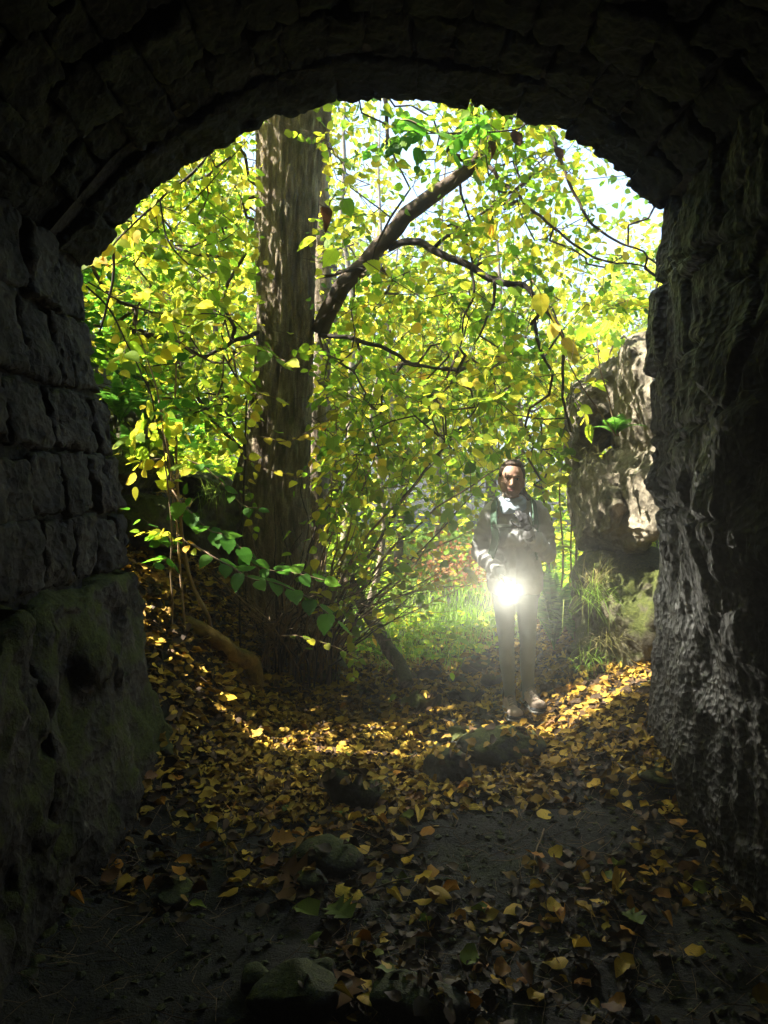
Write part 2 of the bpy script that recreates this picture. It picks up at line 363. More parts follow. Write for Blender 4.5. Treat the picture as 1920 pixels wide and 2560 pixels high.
def arc_at(u):
    d = np.concatenate([[0], np.cumsum(np.linalg.norm(np.diff(ARC, axis=0), axis=1))]); s = np.clip(u, 0, 1)*d[-1]
    return np.stack([np.interp(s, d, ARC[:, k]) for k in range(2)], -1)
ARC_C = np.array([-0.06, 1.75])

tunnel = empty('tunnel', (0, D0, 0), 'dark barrel-vaulted stone tunnel framing the wood outside', 'tunnel')
TO = (0, D0, 0)

def grid_faces(nu, nv):
    i, j = np.meshgrid(np.arange(nu-1), np.arange(nv-1)); a = (j*nu+i).ravel(); return np.stack([a, a+1, a+1+nu, a+nu], 1)

# --- shell behind the stones (mortar bed), with an added end cap behind the camera keeping it dark
lz = np.linspace(-0.4, 2.45, 12); left = np.stack([lerp_tab(LW, lz)-0.10, lz], 1)
ar = resample(ARC, 40); nrm = ar-ARC_C; nrm /= np.linalg.norm(nrm, axis=1)[:, None]; ar = ar+nrm*0.13
rz = np.linspace(2.75, -0.4, 12); right = np.stack([lerp_tab(RW, rz)+0.12, rz], 1)
prof = np.concatenate([left, ar, right]); ydep = np.concatenate([np.linspace(D0-0.06, 1.5, 16), np.linspace(1.3, -9, 16)])
V = np.array([[x, y, z] for y in ydep for x, z in prof])
V += 0.02*np.stack([fbm(V*3+k*5, 3, 40+k) for k in range(3)], 1)
fc = [tuple(f) for f in grid_faces(len(prof), len(ydep))]
last = (len(ydep)-1)*len(prof); fc.append(tuple(range(last, last+len(prof))))
link('lining', mesh('lining', V, fc, org=TO), MAT['mortar'], tunnel)

# --- outer portal wall, a slab with an arched opening, unseen top raised to shade the ground
_ar = resample(ARC, 60); inner = np.concatenate([np.stack([lerp_tab(LW, lz)-0.12, lz], 1), _ar+((_ar-ARC_C)/np.linalg.norm(_ar-ARC_C, axis=1)[:, None])*0.035, np.stack([lerp_tab(RW, rz)+0.12, rz], 1)])
def outer_pt(p):
    d = p-np.array([0, 0.5]); k = min((7 if d[0] > 0 else 7)/max(abs(d[0]), 1e-6), (5.8 if d[1] > 0 else 1.2)/max(abs(d[1]), 1e-6)); return np.array([0, 0.5])+d*k
outer = np.array([outer_pt(p) for p in inner]); n = len(inner); V = []; fc = []
for yy in (D0-0.12, D0-0.42):
    for ring in (inner, outer): V += [[x, yy, z] for x, z in ring]
for i in range(n-1):
    fc += [(i, i+1, n+i+1, n+i), (2*n+i+1, 2*n+i, 3*n+i, 3*n+i+1), (n+i, n+i+1, 3*n+i+1, 3*n+i), (i+1, i, 2*n+i, 2*n+i+1)]
link('portal_wall', mesh('portal_wall', V, fc, False, org=TO), MAT['stone'], tunnel)

# --- rough block from 8 corners
def block_lattice(n):
    V = []; idx = {}; Fc = []
    def vid(i, j, k):
        key = (i, j, k)
        if key not in idx: idx[key] = len(V); V.append((i/n, j/n, k/n))
        return idx[key]
    for a in range(n):
        for b_ in range(n):
            for s in (0, n):
                q = [vid(s, a, b_), vid(s, a+1, b_), vid(s, a+1, b_+1), vid(s, a, b_+1)]; Fc.append(tuple(q if s else q[::-1]))
                q = [vid(a, s, b_), vid(a, s, b_+1), vid(a+1, s, b_+1), vid(a+1, s, b_)]; Fc.append(tuple(q if s else q[::-1]))
                q = [vid(a, b_, s), vid(a+1, b_, s), vid(a+1, b_+1, s), vid(a, b_+1, s)]; Fc.append(tuple(q if s else q[::-1]))
    return np.array(V), Fc
LAT = {k: block_lattice(k) for k in (6, 12, 14, 28, 40)}
def rough_block(c8, n=6, amp=0.02, sc=6.0, k=7.0, seed=0, fine=0.006, facets=0):
    """c8[i][j][k] corners; u,v,w in 0..1"""
    U, Fc = LAT[n]; q = U*2-1
    r = (np.abs(q)**k).sum(1)**(1/k); q = q/np.maximum(r, 1e-6)[:, None]; U2 = (q+1)/2
    u, v_, w = U2[:, 0:1], U2[:, 1:2], U2[:, 2:3]; c = np.array(c8, dtype=float)
    V = sum(c[i][j][l]*(u if i else 1-u)*(v_ if j else 1-v_)*(w if l else 1-w) for i in (0, 1) for j in (0, 1) for l in (0, 1))
    if facets:
        fr = np.random.default_rng(seed+9); cc = V.mean(0); ex = np.abs(V-cc).max(0)
        for _ in range(facets):
            nn = fr.normal(size=3); nn[1] = -abs(nn[1])-.3; nn /= np.linalg.norm(nn); s_ = ((V-cc)/ex)@nn; d = fr.uniform(.62, .95)*s_.max(); mk = s_ > d; V[mk] -= ((s_[mk]-d)[:, None]*nn)*ex*.9
    V = V+amp*np.stack([fbm(V*sc+k_*31+seed*3.1, 3, seed+k_) for k_ in range(3)], 1)+fine*np.stack([fbm(V*sc*5+k_*13, 3, seed+k_+50) for k_ in range(3)], 1)
    return V, Fc
def box8(x0, x1, y0, y1, z0, z1): return [[[(x, y, z) for z in (z0, z1)] for y in (y0, y1)] for x in (x0, x1)]

# --- vault: rings of stones, the outermost ring is the voussoirs
vault = link('vault', mesh('vault', [(0, 0, 0), (0.01, 0, 0), (0, 0.01, 0)], [(0, 1, 2)]), MAT['vault'], tunnel)
vb = []   # bed strip that carries the vault stones
rs = random.Random(5)
yk = D0
ringw = [0.34, 0.30, 0.36, 0.28, 0.33, 0.30, 0.30]
for k, wdt in enumerate(ringw):
    y1 = yk-0.002; y0 = yk-wdt+0.003; yk -= wdt
    nb = [14, 17, 15, 18, 16, 17, 15][k]
    cuts = np.cumsum([0]+[rs.uniform(0.75, 1.3) for _ in range(nb)]); cuts = cuts/cuts[-1]
    for i in range(nb):
        g_ = 0.0008 if k else -0.0015
        lift = (0.0 if k == 0 else rs.uniform(0.0, 0.04))+(rs.uniform(-0.012, 0.012))
        if k == 0 and i == 0: lift = -0.02
        if k > 0 and i == 0: lift += 0.05
        A = arc_at(np.array([cuts[i]+g_, cuts[i+1]-g_])); NN = A-ARC_C; NN /= np.linalg.norm(NN, axis=1)[:, None]
        tw = rs.uniform(-.02, .02)
        c8 = [[[None, None], [None, None]], [[None, None], [None, None]]]
        for ai in (0, 1):
            for yi, yy in enumerate((y0, y1)):
                for ri, rr in enumerate((lift+tw*(ai-.5), 0.26)):
                    q = A[ai]+NN[ai]*rr; c8[ai][yi][ri] = (q[0], yy+(rs.uniform(-.012, .006) if k == 0 else 0), q[1])
        Vb, Fb = rough_block(c8, 14 if k < 2 else (12 if k < 4 else 6), 0.036, 6, 13 if k else 30, seed=100+k*40+i, fine=0.022)
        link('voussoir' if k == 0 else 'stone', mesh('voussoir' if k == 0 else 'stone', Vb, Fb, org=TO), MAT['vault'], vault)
# continue the vault towards and behind the camera as one rough surface
ua = np.linspace(0, 1, 90); A = arc_at(ua); NN = A-ARC_C; NN /= np.linalg.norm(NN, axis=1)[:, None]; yv = np.linspace(yk+0.02, -1.5, 60)
V = np.array([[A[i, 0]+NN[i, 0]*0.04, y, A[i, 1]+NN[i, 1]*0.04] for y in yv for i in range(90)])
dd = 0.05*ridged(V*2.5, 4, 77); V[:, 0] += dd*0.6; V[:, 2] += dd
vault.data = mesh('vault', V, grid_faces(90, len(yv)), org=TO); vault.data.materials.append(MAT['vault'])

# --- left side wall
def wall_grid(tab, sgn, y0, y1, z0, z1, amp, seed, extra=None, st=0.022, off=0.0):
    yv = np.concatenate([np.arange(y1, max(y0, 1.6), -st), np.arange(max(y0, 1.6), y0, -0.12)]); zv = np.arange(z0, z1, st)
    Yg, Zg = np.meshgrid(yv, zv); Yg = Yg.ravel(); Zg = Zg.ravel(); Xg = lerp_tab(tab, Zg)
    q = np.stack([Xg, Yg, Zg*0.45], 1); q2 = np.stack([Xg, Yg, Zg], 1)
    dsp = amp*(0.6*ridged(q*3.2, 5, seed)+0.7*fbm(q2*1.7, 3, seed+9)+0.22*fbm(q2*16, 3, seed+12))
    if extra is not None: dsp = dsp+extra(Yg, Zg)
    Xg = Xg-sgn*dsp+sgn*off
    fcs = grid_faces(len(yv), len(zv))
    if sgn > 0: fcs = fcs[:, ::-1]
    return np.stack([Xg, Yg, Zg], 1), fcs
V, fc = wall_grid(LW, -1, -2, D0-0.03, -0.3, 2.62, 0.035, 200, off=0.035)
lw = link('side_wall', mesh('side_wall', V, fc, org=TO), MAT['mortar'], tunnel)
courses = [(-0.1, 0.02), (0.02, 1.07), (1.09, 1.34), (1.36, 1.60), (1.625, 1.88), (1.905, 2.22), (2.24, 2.56)]
cutsY = [[3.70, 3.05, 2.4, 1.8], [3.75, 2.55, 1.6], [3.75, 3.60, 3.36, 3.12, 2.8, 2.4, 2.0], [3.76, 3.52, 3.38, 3.10, 2.8, 2.45, 2.1], [3.74, 3.55, 3.30, 3.05, 2.7, 2.3], [3.72, 3.42, 3.26, 2.95, 2.6, 2.2], [3.70, 3.40, 3.10, 2.8, 2.5, 2.2]]
for ci, ((z0, z1), cy_) in enumerate(zip(courses, cutsY)):
    for i in range(len(cy_)-1):
        big = ci <= 1; ga = 0.009 if not big else 0.006
        ya, yb = cy_[i]-ga*(i > 0)*rs.uniform(.5, 1.8), cy_[i+1]+ga*rs.uniform(.5, 1.8)
        pr = (0.02+rs.uniform(-0.012, 0.018)) if not big else 0.05+0.02*(ci == 0)
        skew = rs.uniform(-.03, .03)*(i > 0 or not big); sk2 = rs.uniform(-.02, .02)
        zz0, zz1 = z0+rs.uniform(-.008, .01), z1+rs.uniform(-.012, .006)
        xo = [lerp_tab(LW, zz0)+pr, lerp_tab(LW, zz1)+pr]
        c8 = [[[(xo[l]-0.30, y+(skew if l else -skew)*(j == 0), (zz0, zz1)[l]+sk2*j) for l in (0, 1)] for j, y in enumerate((yb, ya))] for _ in (0,)]
        c8.append([[(xo[l], y+(skew if l else -skew)*(j == 0), (zz0, zz1)[l]+sk2*j) for l in (0, 1)] for j, y in enumerate((yb, ya))])
        Vb, Fb = rough_block(c8, 40 if big else 14, 0.07 if big else 0.03, 3.5 if big else 6, 18, seed=400+ci*20+i, fine=0.030 if big else 0.022)
        link('stone', mesh('stone', Vb, Fb, org=TO), MAT['stone_moss' if ci < 2 else 'stone'], lw)

# --- right side wall: bare seeping rock
def rx(Yg, Zg):
    e = 0.0
    # big rounded mass bulging near the viewer, recess below it
    e = e+0.16*np.exp(-(((Yg-2.72)/0.30)**2+((Zg-1.28)/0.42)**2))
    e = e+0.05*smooth(2.2, 1.9, Zg)*smooth(3.5, 3.2, Yg)
    e = e-0.05*np.exp(-(((Yg-3.0)/0.12)**2+((Zg-1.05)/0.3)**2))
    # base lump and calcite curtain
    e = e+0.03*smooth(0.75, 0.35, Zg)*smooth(2.6, 3.3, Yg)
    q = np.stack([np.zeros_like(Yg), Yg*5, Zg*0.9], 1); e = e+0.035*ridged(q*1.3, 4, 333)*smooth(1.2, 1.6, Zg)
    q = np.stack([np.zeros_like(Yg), Yg*26, Zg*16], 1); e = e+0.012*np.maximum(0, ridged(q, 2, 343))*smooth(1.05, 0.9, Zg)
    q = np.stack([np.zeros_like(Yg), Yg*9, Zg*2.4], 1); e = e+0.028*ridged(q, 4, 388)
    gy, gz = Yg/.30, Zg/.42; b1 = np.full(len(Yg), 9.0); b2 = b1.copy(); bo = np.zeros(len(Yg)); iy, iz = np.floor(gy), np.floor(gz)
    for a in (-1, 0, 1):
        for c_ in (-1, 0, 1):
            cy2, cz2 = (iy+a).astype(int), (iz+c_).astype(int); z0_ = np.zeros_like(cy2); d = np.hypot(gy-(iy+a+.5+.42*_h(cy2, cz2, z0_, 5)), gz-(iz+c_+.5+.42*_h(cy2, cz2, z0_, 6))); rr_ = _h(cy2, cz2, z0_, 7)
            nb_ = d < b1; b2 = np.where(nb_, b1, np.minimum(b2, d)); bo = np.where(nb_, rr_, bo); b1 = np.where(nb_, d, b1)
    msk = smooth(1.0, 1.3, Zg); e = e+msk*(0.028*bo-0.035*np.exp(-((b2-b1)/.07)**2))
    # horizontal cracks
    for zc, w_ in ((2.42, .012), (1.72, .014), (1.36, .012)):
        zz = Zg-zc-0.05*fbm(np.stack([Yg*2.5, Yg*0, Zg*0], 1), 3, int(zc*10)); e = e-0.03*np.exp(-(zz/w_)**2)
    return e
V, fc = wall_grid(RW, 1, -2, D0, -0.3, 2.95, 0.055, 260, rx, 0.016)
# white calcite on the rock, a stain with its own outline
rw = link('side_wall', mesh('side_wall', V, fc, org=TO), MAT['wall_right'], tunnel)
mt = MAT['wall_right']; t = mt.node_tree
pb = [n_ for n_ in t.nodes if n_.type == 'BSDF_PRINCIPLED'][0]; src = pb.inputs['Base Color'].links[0].from_socket
vv, gg = coords(t, (1, 9, 0.9)); nn_ = noisetex(t, vv, 1.6, 6, .7); sx = N(t, 'ShaderNodeSeparateXYZ'); t.links.new(gg.outputs['Position'], sx.inputs[0])
band = math_(t, 'MULTIPLY', math_(t, 'SUBTRACT', 1.0, math_(t, 'MULTIPLY', math_(t, 'ABSOLUTE', math_(t, 'SUBTRACT', sx.outputs['Y'], 3.45)), 4.2), True), math_(t, 'MULTIPLY', math_(t, 'SUBTRACT', sx.outputs['Z'], 1.75), 3.0, True))
cf = ramp(t, math_(t, 'ADD', nn_, math_(t, 'MULTIPLY', band, 0.22)), [(0.66, (0, 0, 0)), (0.82, (0.7,)*3)])
t.links.new(mixc(t, cf, src, (0.24, 0.24, 0.255)), pb.inputs['Base Color'])
for (y0, y1, z0, z1, pr, sd_) in ((2.40, 2.98, 0.85, 1.80, 0.17, 1), (3.28, 3.70, 0.10, 0.36, 0.05, 2), (3.40, 3.75, 1.08, 1.38, 0.03, 3), (3.34, 3.73, 1.40, 1.72, 0.02, 4), (3.50, 3.76, 1.76, 2.10, 0.0, 5), (3.46, 3.75, 2.14, 2.62, 0.0, 6)):
    c8 = [[[(x+lerp_tab(RW, z), y, z) for z in (z0, z1)] for y in (y0, y1)] for x in (-pr, 0.3)]
    Vb, Fb = rough_block(c8, 28, 0.07, 4.5, 5, seed=600+sd_, fine=0.03)
    link('stone', mesh('stone', Vb, Fb, org=TO), MAT['wall_right'], rw)

# ================================================================== boulders
ICO = {}
def icos(sub):
    if sub not in ICO:
        bm = bmesh.new(); bmesh.ops.create_icosphere(bm, subdivisions=sub, radius=1)
        ICO[sub] = (np.array([v_.co[:] for v_ in bm.verts]), [tuple(v_.index for v_ in f.verts) for f in bm.faces]); bm.free()
    return ICO[sub]
def rock_mesh(name, size, seed, sub=4, planes=11, rough=0.05, cut=0.72, rot=None):
    r_ = np.random.default_rng(seed); V, Fc = icos(sub); V = V.copy()
    nn = r_.normal(size=(planes, 3)); nn /= np.linalg.norm(nn, axis=1)[:, None]
    for q in nn:
        d = r_.uniform(cut-.12, cut+.12); s = V@q; mk = s > d; V[mk] -= (s[mk]-d)[:, None]*q*0.93
    V = V*(1+rough*1.6*fbm(V*1.8+seed, 3, seed))[:, None]+rough*0.5*np.stack([fbm(V*6+k*9, 4, seed+k) for k in range(3)], 1)
    V *= np.array(size)
    if rot is not None: V = V@np.array(Matrix.Rotation(rot[0], 3, 'X')@Matrix.Rotation(rot[1], 3, 'Y')@Matrix.Rotation(rot[2], 3, 'Z')).T
    me = mesh(name, V, Fc, True, sharp=38); return me
def rock(name, px, py, D, size, seed, label, mat='floorrock', cat='rock', rot=None, group=None, sink=0.3, **kw):
    p = Gp(px, py) if D is None else P(px, py, D)
    if D is not None: p = Vector((p.x, p.y, H(p.x, p.y)))
    o = link(name, rock_mesh(name, size, seed, rot=rot, **kw), MAT[mat], loc=(p.x, p.y, p.z+size[2]*(1-2*sink)))
    return tag(o, label, cat, group)
RG = 'rocks lying on the tunnel floor and path'
rock('rock', 885, 2010, None, (0.185, 0.15, 0.13), 11, 'rounded blue-grey rock with mossy top in the middle of the leaves', group=RG)
rock('rock', 1120, 1955, None, (0.12, 0.16, 0.12), 12, 'angular wedge of rock with a pale flat top among orange leaves', rot=(R(-25), R(15), R(30)), group=RG, planes=7, cut=.6)
rock('rock', 1270, 1885, None, (0.27, 0.20, 0.10), 13, 'broad dark rock right in front of the hiking shoes', group=RG, sink=.3)
rock('rock', 1165, 1850, None, (0.13, 0.14, 0.06), 14, 'low dark stone beside the broad rock before the shoes', group=RG)
rock('rock', 1055, 1765, None, (0.17, 0.13, 0.085), 15, 'mossy flat rock by the foot of the leaning trunk', mat='mossrock', group=RG)
rock('rock', 1078, 1700, None, (0.13, 0.11, 0.08), 16, 'dark blocky rock behind the mossy flat rock', group=RG, planes=8, cut=.65)
rock('rock', 1165, 1745, None, (0.13, 0.12, 0.075), 17, 'grey rock between the mossy flat rock and the shoes', group=RG)
rock('rock', 1150, 1712, None, (0.10, 0.1, 0.06), 18, 'small stone just behind the grey rock near the shoes', group=RG)
rock('rock', 1250, 1680, None, (0.30, 0.12, 0.11), 19, 'long dark slab of rock behind the shins of the girl', group=RG, planes=9, cut=.7)
rock('rock', 1232, 1715, None, (0.09, 0.08, 0.085), 20, 'round grey rock in front of the long dark slab', group=RG, planes=5)
rock('rock', 1008, 1700, None, (0.13, 0.11, 0.06), 21, 'green mossy stone under the lower end of the leaning trunk', mat='mossrock', group=RG)
rock('rock', 905, 1735, None, (0.10, 0.10, 0.05), 22, 'small mossy hump left of the leaning trunk', mat='mossrock', group=RG)
rock('rock', 820, 2165, None, (0.15, 0.13, 0.07), 23, 'flat dark slab of rock nearer than the blue-grey rock', group=RG, planes=8)
rock('rock', 775, 2225, None, (0.07, 0.06, 0.05), 24, 'small dim stone just below the flat dark slab', group=RG)
rock('rock', 435, 2260, None, (0.09, 0.08, 0.06), 25, 'pale grey stone lying alone in the dark near the mossy wall', group=RG)
rock('rock', 740, 2545, None, (0.15, 0.11, 0.10), 26, 'black angular rock with a lit rim at the bottom of the view', rot=(0, R(-18), R(10)), group=RG, planes=7, cut=.6)
rock('rock', 645, 2480, None, (0.07, 0.06, 0.05), 27, 'small stone beside the black angular rock', group=RG)
rock('rock', 790, 2450, None, (0.07, 0.06, 0.045), 28, 'dull grey stone behind the black angular rock', group=RG)
rock('rock', 1040, 2545, None, (0.15, 0.12, 0.07), 29, 'wide brownish rock in the near dark floor below the leaves', group=RG)
rock('rock', 410, 1885, None, (0.06, 0.05, 0.05), 30, 'small stone at the foot of the mossy wall slab', group=RG)
rock('rock', 1650, 1955, None, (0.12, 0.14, 0.07), 31, 'low rock among leaves at the foot of the wet wall', group=RG)
rock('rock', 800, 1690, None, (0.22, 0.16, 0.07), 32, 'low flat rock under the brush at the big trunk', group=RG, mat='mossrock')
rock('rock', 700, 1725, None, (0.12, 0.1, 0.05), 33, 'half buried rock beneath the twigs left of the low flat rock', group=RG, mat='mossrock')

# ---- right wing wall outside: stacked weathered rock
wing = empty('rock_outcrop', (1.4, 4.3, 0), 'weathered sandstone outcrop standing outside beyond the wet wall', 'outcrop')
def outcrop(root, name, pts, D0_, D1_, n, seed, mat, k=5, amp=0.05, label=None, back=0.0):
    """pts: four pixel corners of the visible front (bl, br, tl, tr) each (px,py,D)"""
    f = [P(*q) for q in pts]; c8 = [[[None]*2, [None]*2], [[None]*2, [None]*2]]
    for i in (0, 1):
        for l in (0, 1):
            q = f[i+2*l]; c8[i][0][l] = tuple(q); c8[i][1][l] = (q.x*(1+.75*D1_/q.y), q.y+D1_, q.z+back)
    Vb, Fb = rough_block(c8, n*2, amp, 3.5, k, seed=seed, fine=0.032, facets=9)
    ob = link(name, mesh(name, Vb, Fb, org=root.location), MAT[mat], root)
    if label: ob['label'] = label
    return ob
outcrop(wing, 'stone', [(1436, 1175, 5.3), (1575, 1150, 4.7), (1438, 930, 5.3), (1575, 835, 4.7)], 0, 1.6, 14, 701, 'sandstone')
outcrop(wing, 'stone', [(1548, 1130, 4.8), (1710, 1120, 4.0), (1552, 850, 4.8), (1710, 710, 4.0)], 0, 1.4, 14, 702, 'sandstone')
outcrop(wing, 'stone', [(1462, 1412, 5.0), (1575, 1400, 4.3), (1436, 1160, 5.1), (1580, 1130, 4.5)], 0, 1.3, 14, 703, 'sandstone', amp=.07)
outcrop(wing, 'stone', [(1545, 1425, 4.6), (1710, 1440, 3.85), (1535, 1110, 4.7), (1710, 1080, 3.85)], 0, 1.2, 14, 704, 'sandstone', amp=.08)
outcrop(wing, 'stone', [(1440, 1720, 4.75), (1560, 1760, 4.5), (1462, 1405, 4.9), (1580, 1400, 4.7)], 0, 1.2, 14, 705, 'mossrock', amp=.07)
outcrop(wing, 'stone', [(1530, 1740, 4.5), (1720, 1800, 4.0), (1540, 1430, 4.5), (1720, 1420, 4.1)], 0, 1.2, 14, 706, 'mossrock', amp=.08)
wing2 = empty('mossy_wall', (-1.6, 4.6, 0), 'mossy stone retaining wall behind the left tunnel mouth', 'stone wall')
outcrop(wing2, 'stone', [(250, 1425, 4.65), (412, 1415, 4.9), (250, 1230, 4.65), (432, 1245, 4.9)], 0, 0.8, 14, 711, 'mossrock', amp=.05)
outcrop(wing2, 'stone', [(418, 1420, 5.4), (600, 1430, 6.0), (432, 1215, 5.4), (600, 1235, 6.0)], 0, 0.8, 14, 712, 'mossrock', amp=.06)
outcrop(wing2, 'stone', [(235, 1235, 4.7), (425, 1240, 4.95), (235, 1090, 4.9), (405, 1120, 5.1)], 0, 0.9, 14, 713, 'mossrock', amp=.1, k=3.5)
outcrop(wing2, 'stone', [(235, 1110, 4.9), (400, 1130, 5.1), (235, 960, 5.2), (380, 990, 5.4)], 0, 0.9, 14, 714, 'mossrock', amp=.12, k=3)
outcrop(wing2, 'stone', [(420, 1230, 5.5), (600, 1245, 6.0), (440, 1180, 5.7), (560, 1205, 6.2)], 0, 0.9, 14, 715, 'mossrock', amp=.1, k=3)
# ================================================================== leaves
def leaf_tpl(n=4, w=0.42, tipp=1.3, fold=0.12, curl=0.0, twist=0.0, serr=0.0, lobes=False, wav=0.0, seed=0):
    """leaf in x 0..1, y width, z up. returns V, quads/tris list, uv"""
    r_ = random.Random(seed); V = []; uv = []
    for i in range(n+1):
        t_ = i/n
        wd = w*(math.sin(math.pi*t_**0.74))**0.58 if 0 < t_ < 1 else 0.0
        if lobes and 0 < t_ < 1: wd *= (1.25 if i % 2 else 0.62)
        sr = (serr if i % 2 else -serr)
        zc = -curl*t_*t_+r_.uniform(-wav, wav)*.4
        row = []
        if 0 < i < n:
            for s in (-1, 0, 1):
                y = s*(wd+sr*w); z = zc+abs(s)*(fold*wd/w+r_.uniform(-wav, wav))+twist*s*t_
                V.append((t_*(1+0.0*s)+(.04 if s else 0)*(lobes*2), y, z)); uv.append((t_, 0.5+0.5*s*wd/w))
        else: V.append((t_*1.13, 0, zc)); uv.append((t_, .5))
    Fc = []
    idx = lambda i, s: 0 if i == 0 else (1+3*(n-1) if i == n else 1+3*(i-1)+s)
    for i in range(n):
        for s in (0, 1):
            if i == 0: Fc.append((0, idx(1, s+1), idx(1, s)) )
            elif i == n-1: Fc.append((idx(i, s), idx(i, s+1), idx(n, 0)))
            else: Fc.append((idx(i, s), idx(i, s+1), idx(i+1, s+1), idx(i+1, s)))
    return np.array(V), Fc, np.array(uv)
LT = [leaf_tpl(5, .45, fold=.10, curl=.10, wav=.02, seed=1), leaf_tpl(5, .43, fold=-.06, curl=.20, wav=.04, seed=2), leaf_tpl(5, .47, fold=.16, curl=-.05, wav=.03, seed=3)]
LTH = [leaf_tpl(11, .42, fold=.08, curl=.12, wav=.012, serr=.05, seed=4), leaf_tpl(11, .40, fold=-.05, curl=.22, wav=.02, serr=.05, seed=5)]
LIT = [leaf_tpl(6, .36, fold=.22, curl=.15, wav=.07, seed=11), leaf_tpl(6, .40, fold=.10, curl=-.30, wav=.09, twist=.15, seed=12), leaf_tpl(6, .30, fold=.42, curl=.25, wav=.06, twist=-.2, seed=13), leaf_tpl(6, .42, fold=-.12, curl=.22, wav=.08, seed=14), leaf_tpl(7, .40, fold=.15, curl=.1, wav=.06, lobes=True, seed=15)]
FAR = [(np.array([(0, 0, 0), (.45, -.42, .05), (.45, .42, .05), (1, 0, -.1)], dtype=float), [(0, 2, 1), (1, 2, 3)], np.array([(0, .5), (.45, 0), (.45, 1), (1, .5)]))]

def frames(d, n):
    d = d/np.linalg.norm(d, axis=1)[:, None]; n = n-d*(n*d).sum(1)[:, None]; n /= (np.linalg.norm(n, axis=1)[:, None]+1e-9)
    return d, np.cross(n, d), n
def leaf_mass(name, pos, d, n, size, tpls, mat, parent=None, seed=0, org=(0, 0, 0), kind=None):
    r_ = np.random.default_rng(seed); pos = np.asarray(pos)-np.array(org); d, b_, n = frames(np.asarray(d, float), np.asarray(n, float)); size = np.asarray(size)
    ch = r_.integers(0, len(tpls), len(pos)); Vs = []; loops = []; tots = []; uvs = []; off = 0
    for k, (tv, tf, tuv) in enumerate(tpls):
        s = np.where(ch == k)[0]
        if not len(s): continue
        V = pos[s][:, None]+size[s][:, None, None]*(tv[None, :, 0:1]*d[s][:, None]+tv[None, :, 1:2]*b_[s][:, None]+tv[None, :, 2:3]*n[s][:, None])
        fi = np.array([i for f in tf for i in f]); ft = np.array([len(f) for f in tf])
        base = off+np.arange(len(s))*len(tv); loops.append((base[:, None]+fi[None]).ravel()); tots.append(np.tile(ft, len(s)))
        uvs.append(np.tile(tuv[fi], (len(s), 1))); Vs.append(V.reshape(-1, 3)); off += len(s)*len(tv)
    V = np.concatenate(Vs); L = np.concatenate(loops); T = np.concatenate(tots); U = np.concatenate(uvs)
    me = bpy.data.meshes.new(name); me.vertices.add(len(V)); me.vertices.foreach_set('co', V.astype(np.float32).ravel())
    me.loops.add(len(L)); me.loops.foreach_set('vertex_index', L.astype(np.int32)); me.polygons.add(len(T))
    me.polygons.foreach_set('loop_start', np.concatenate([[0], np.cumsum(T)[:-1]]).astype(np.int32)); me.polygons.foreach_set('loop_total', T.astype(np.int32))
    me.polygons.foreach_set('use_smooth', np.full(len(T), True)); ul = me.uv_layers.new(name='UVMap'); ul.data.foreach_set('uv', U.astype(np.float32).ravel())
    me.update(calc_edges=True)
    o = link(name, me, mat, parent)
    if kind: o['kind'] = kind
    return o
TPLME = {}
def tpl_mesh(key, tpl, mat, name='leaf'):
    if key not in TPLME:
        tv, tf, tuv = tpl; me = mesh(name, tv, tf); ul = me.uv_layers.new(name='UVMap')
        for lp in me.loops: ul.data[lp.index].uv = tuv[lp.vertex_index]
        me.materials.append(mat); TPLME[key] = me
    return TPLME[key]
def place_leaf(key, tpl, mat, pos, d, n, size, parent=None, org=(0, 0, 0), name='leaf'):
    o = bpy.data.objects.new(name, tpl_mesh(key, tpl, mat, name)); COL.objects.link(o)
    d_, b_, n_ = frames(np.array([d], float), np.array([n], float)); m = Matrix((d_[0], b_[0], n_[0])).transposed().to_4x4()
    m = Matrix.Translation(Vector(pos)-Vector(org))@m@Matrix.Scale(size, 4)
    if parent is not None: o.parent = parent
    o.matrix_basis = m; return o
def in_view(p, mx=0, my=0):
    x = p[:, 0]; y = p[:, 1]; z = p[:, 2]-CAMZ; c, s = math.cos(PITCH), math.sin(PITCH)
    dep = y*c-z*s; up = y*s+z*c; px = 960+F*x/np.maximum(dep, .01); py = 1280-F*up/np.maximum(dep, .01)
    return px, py, dep

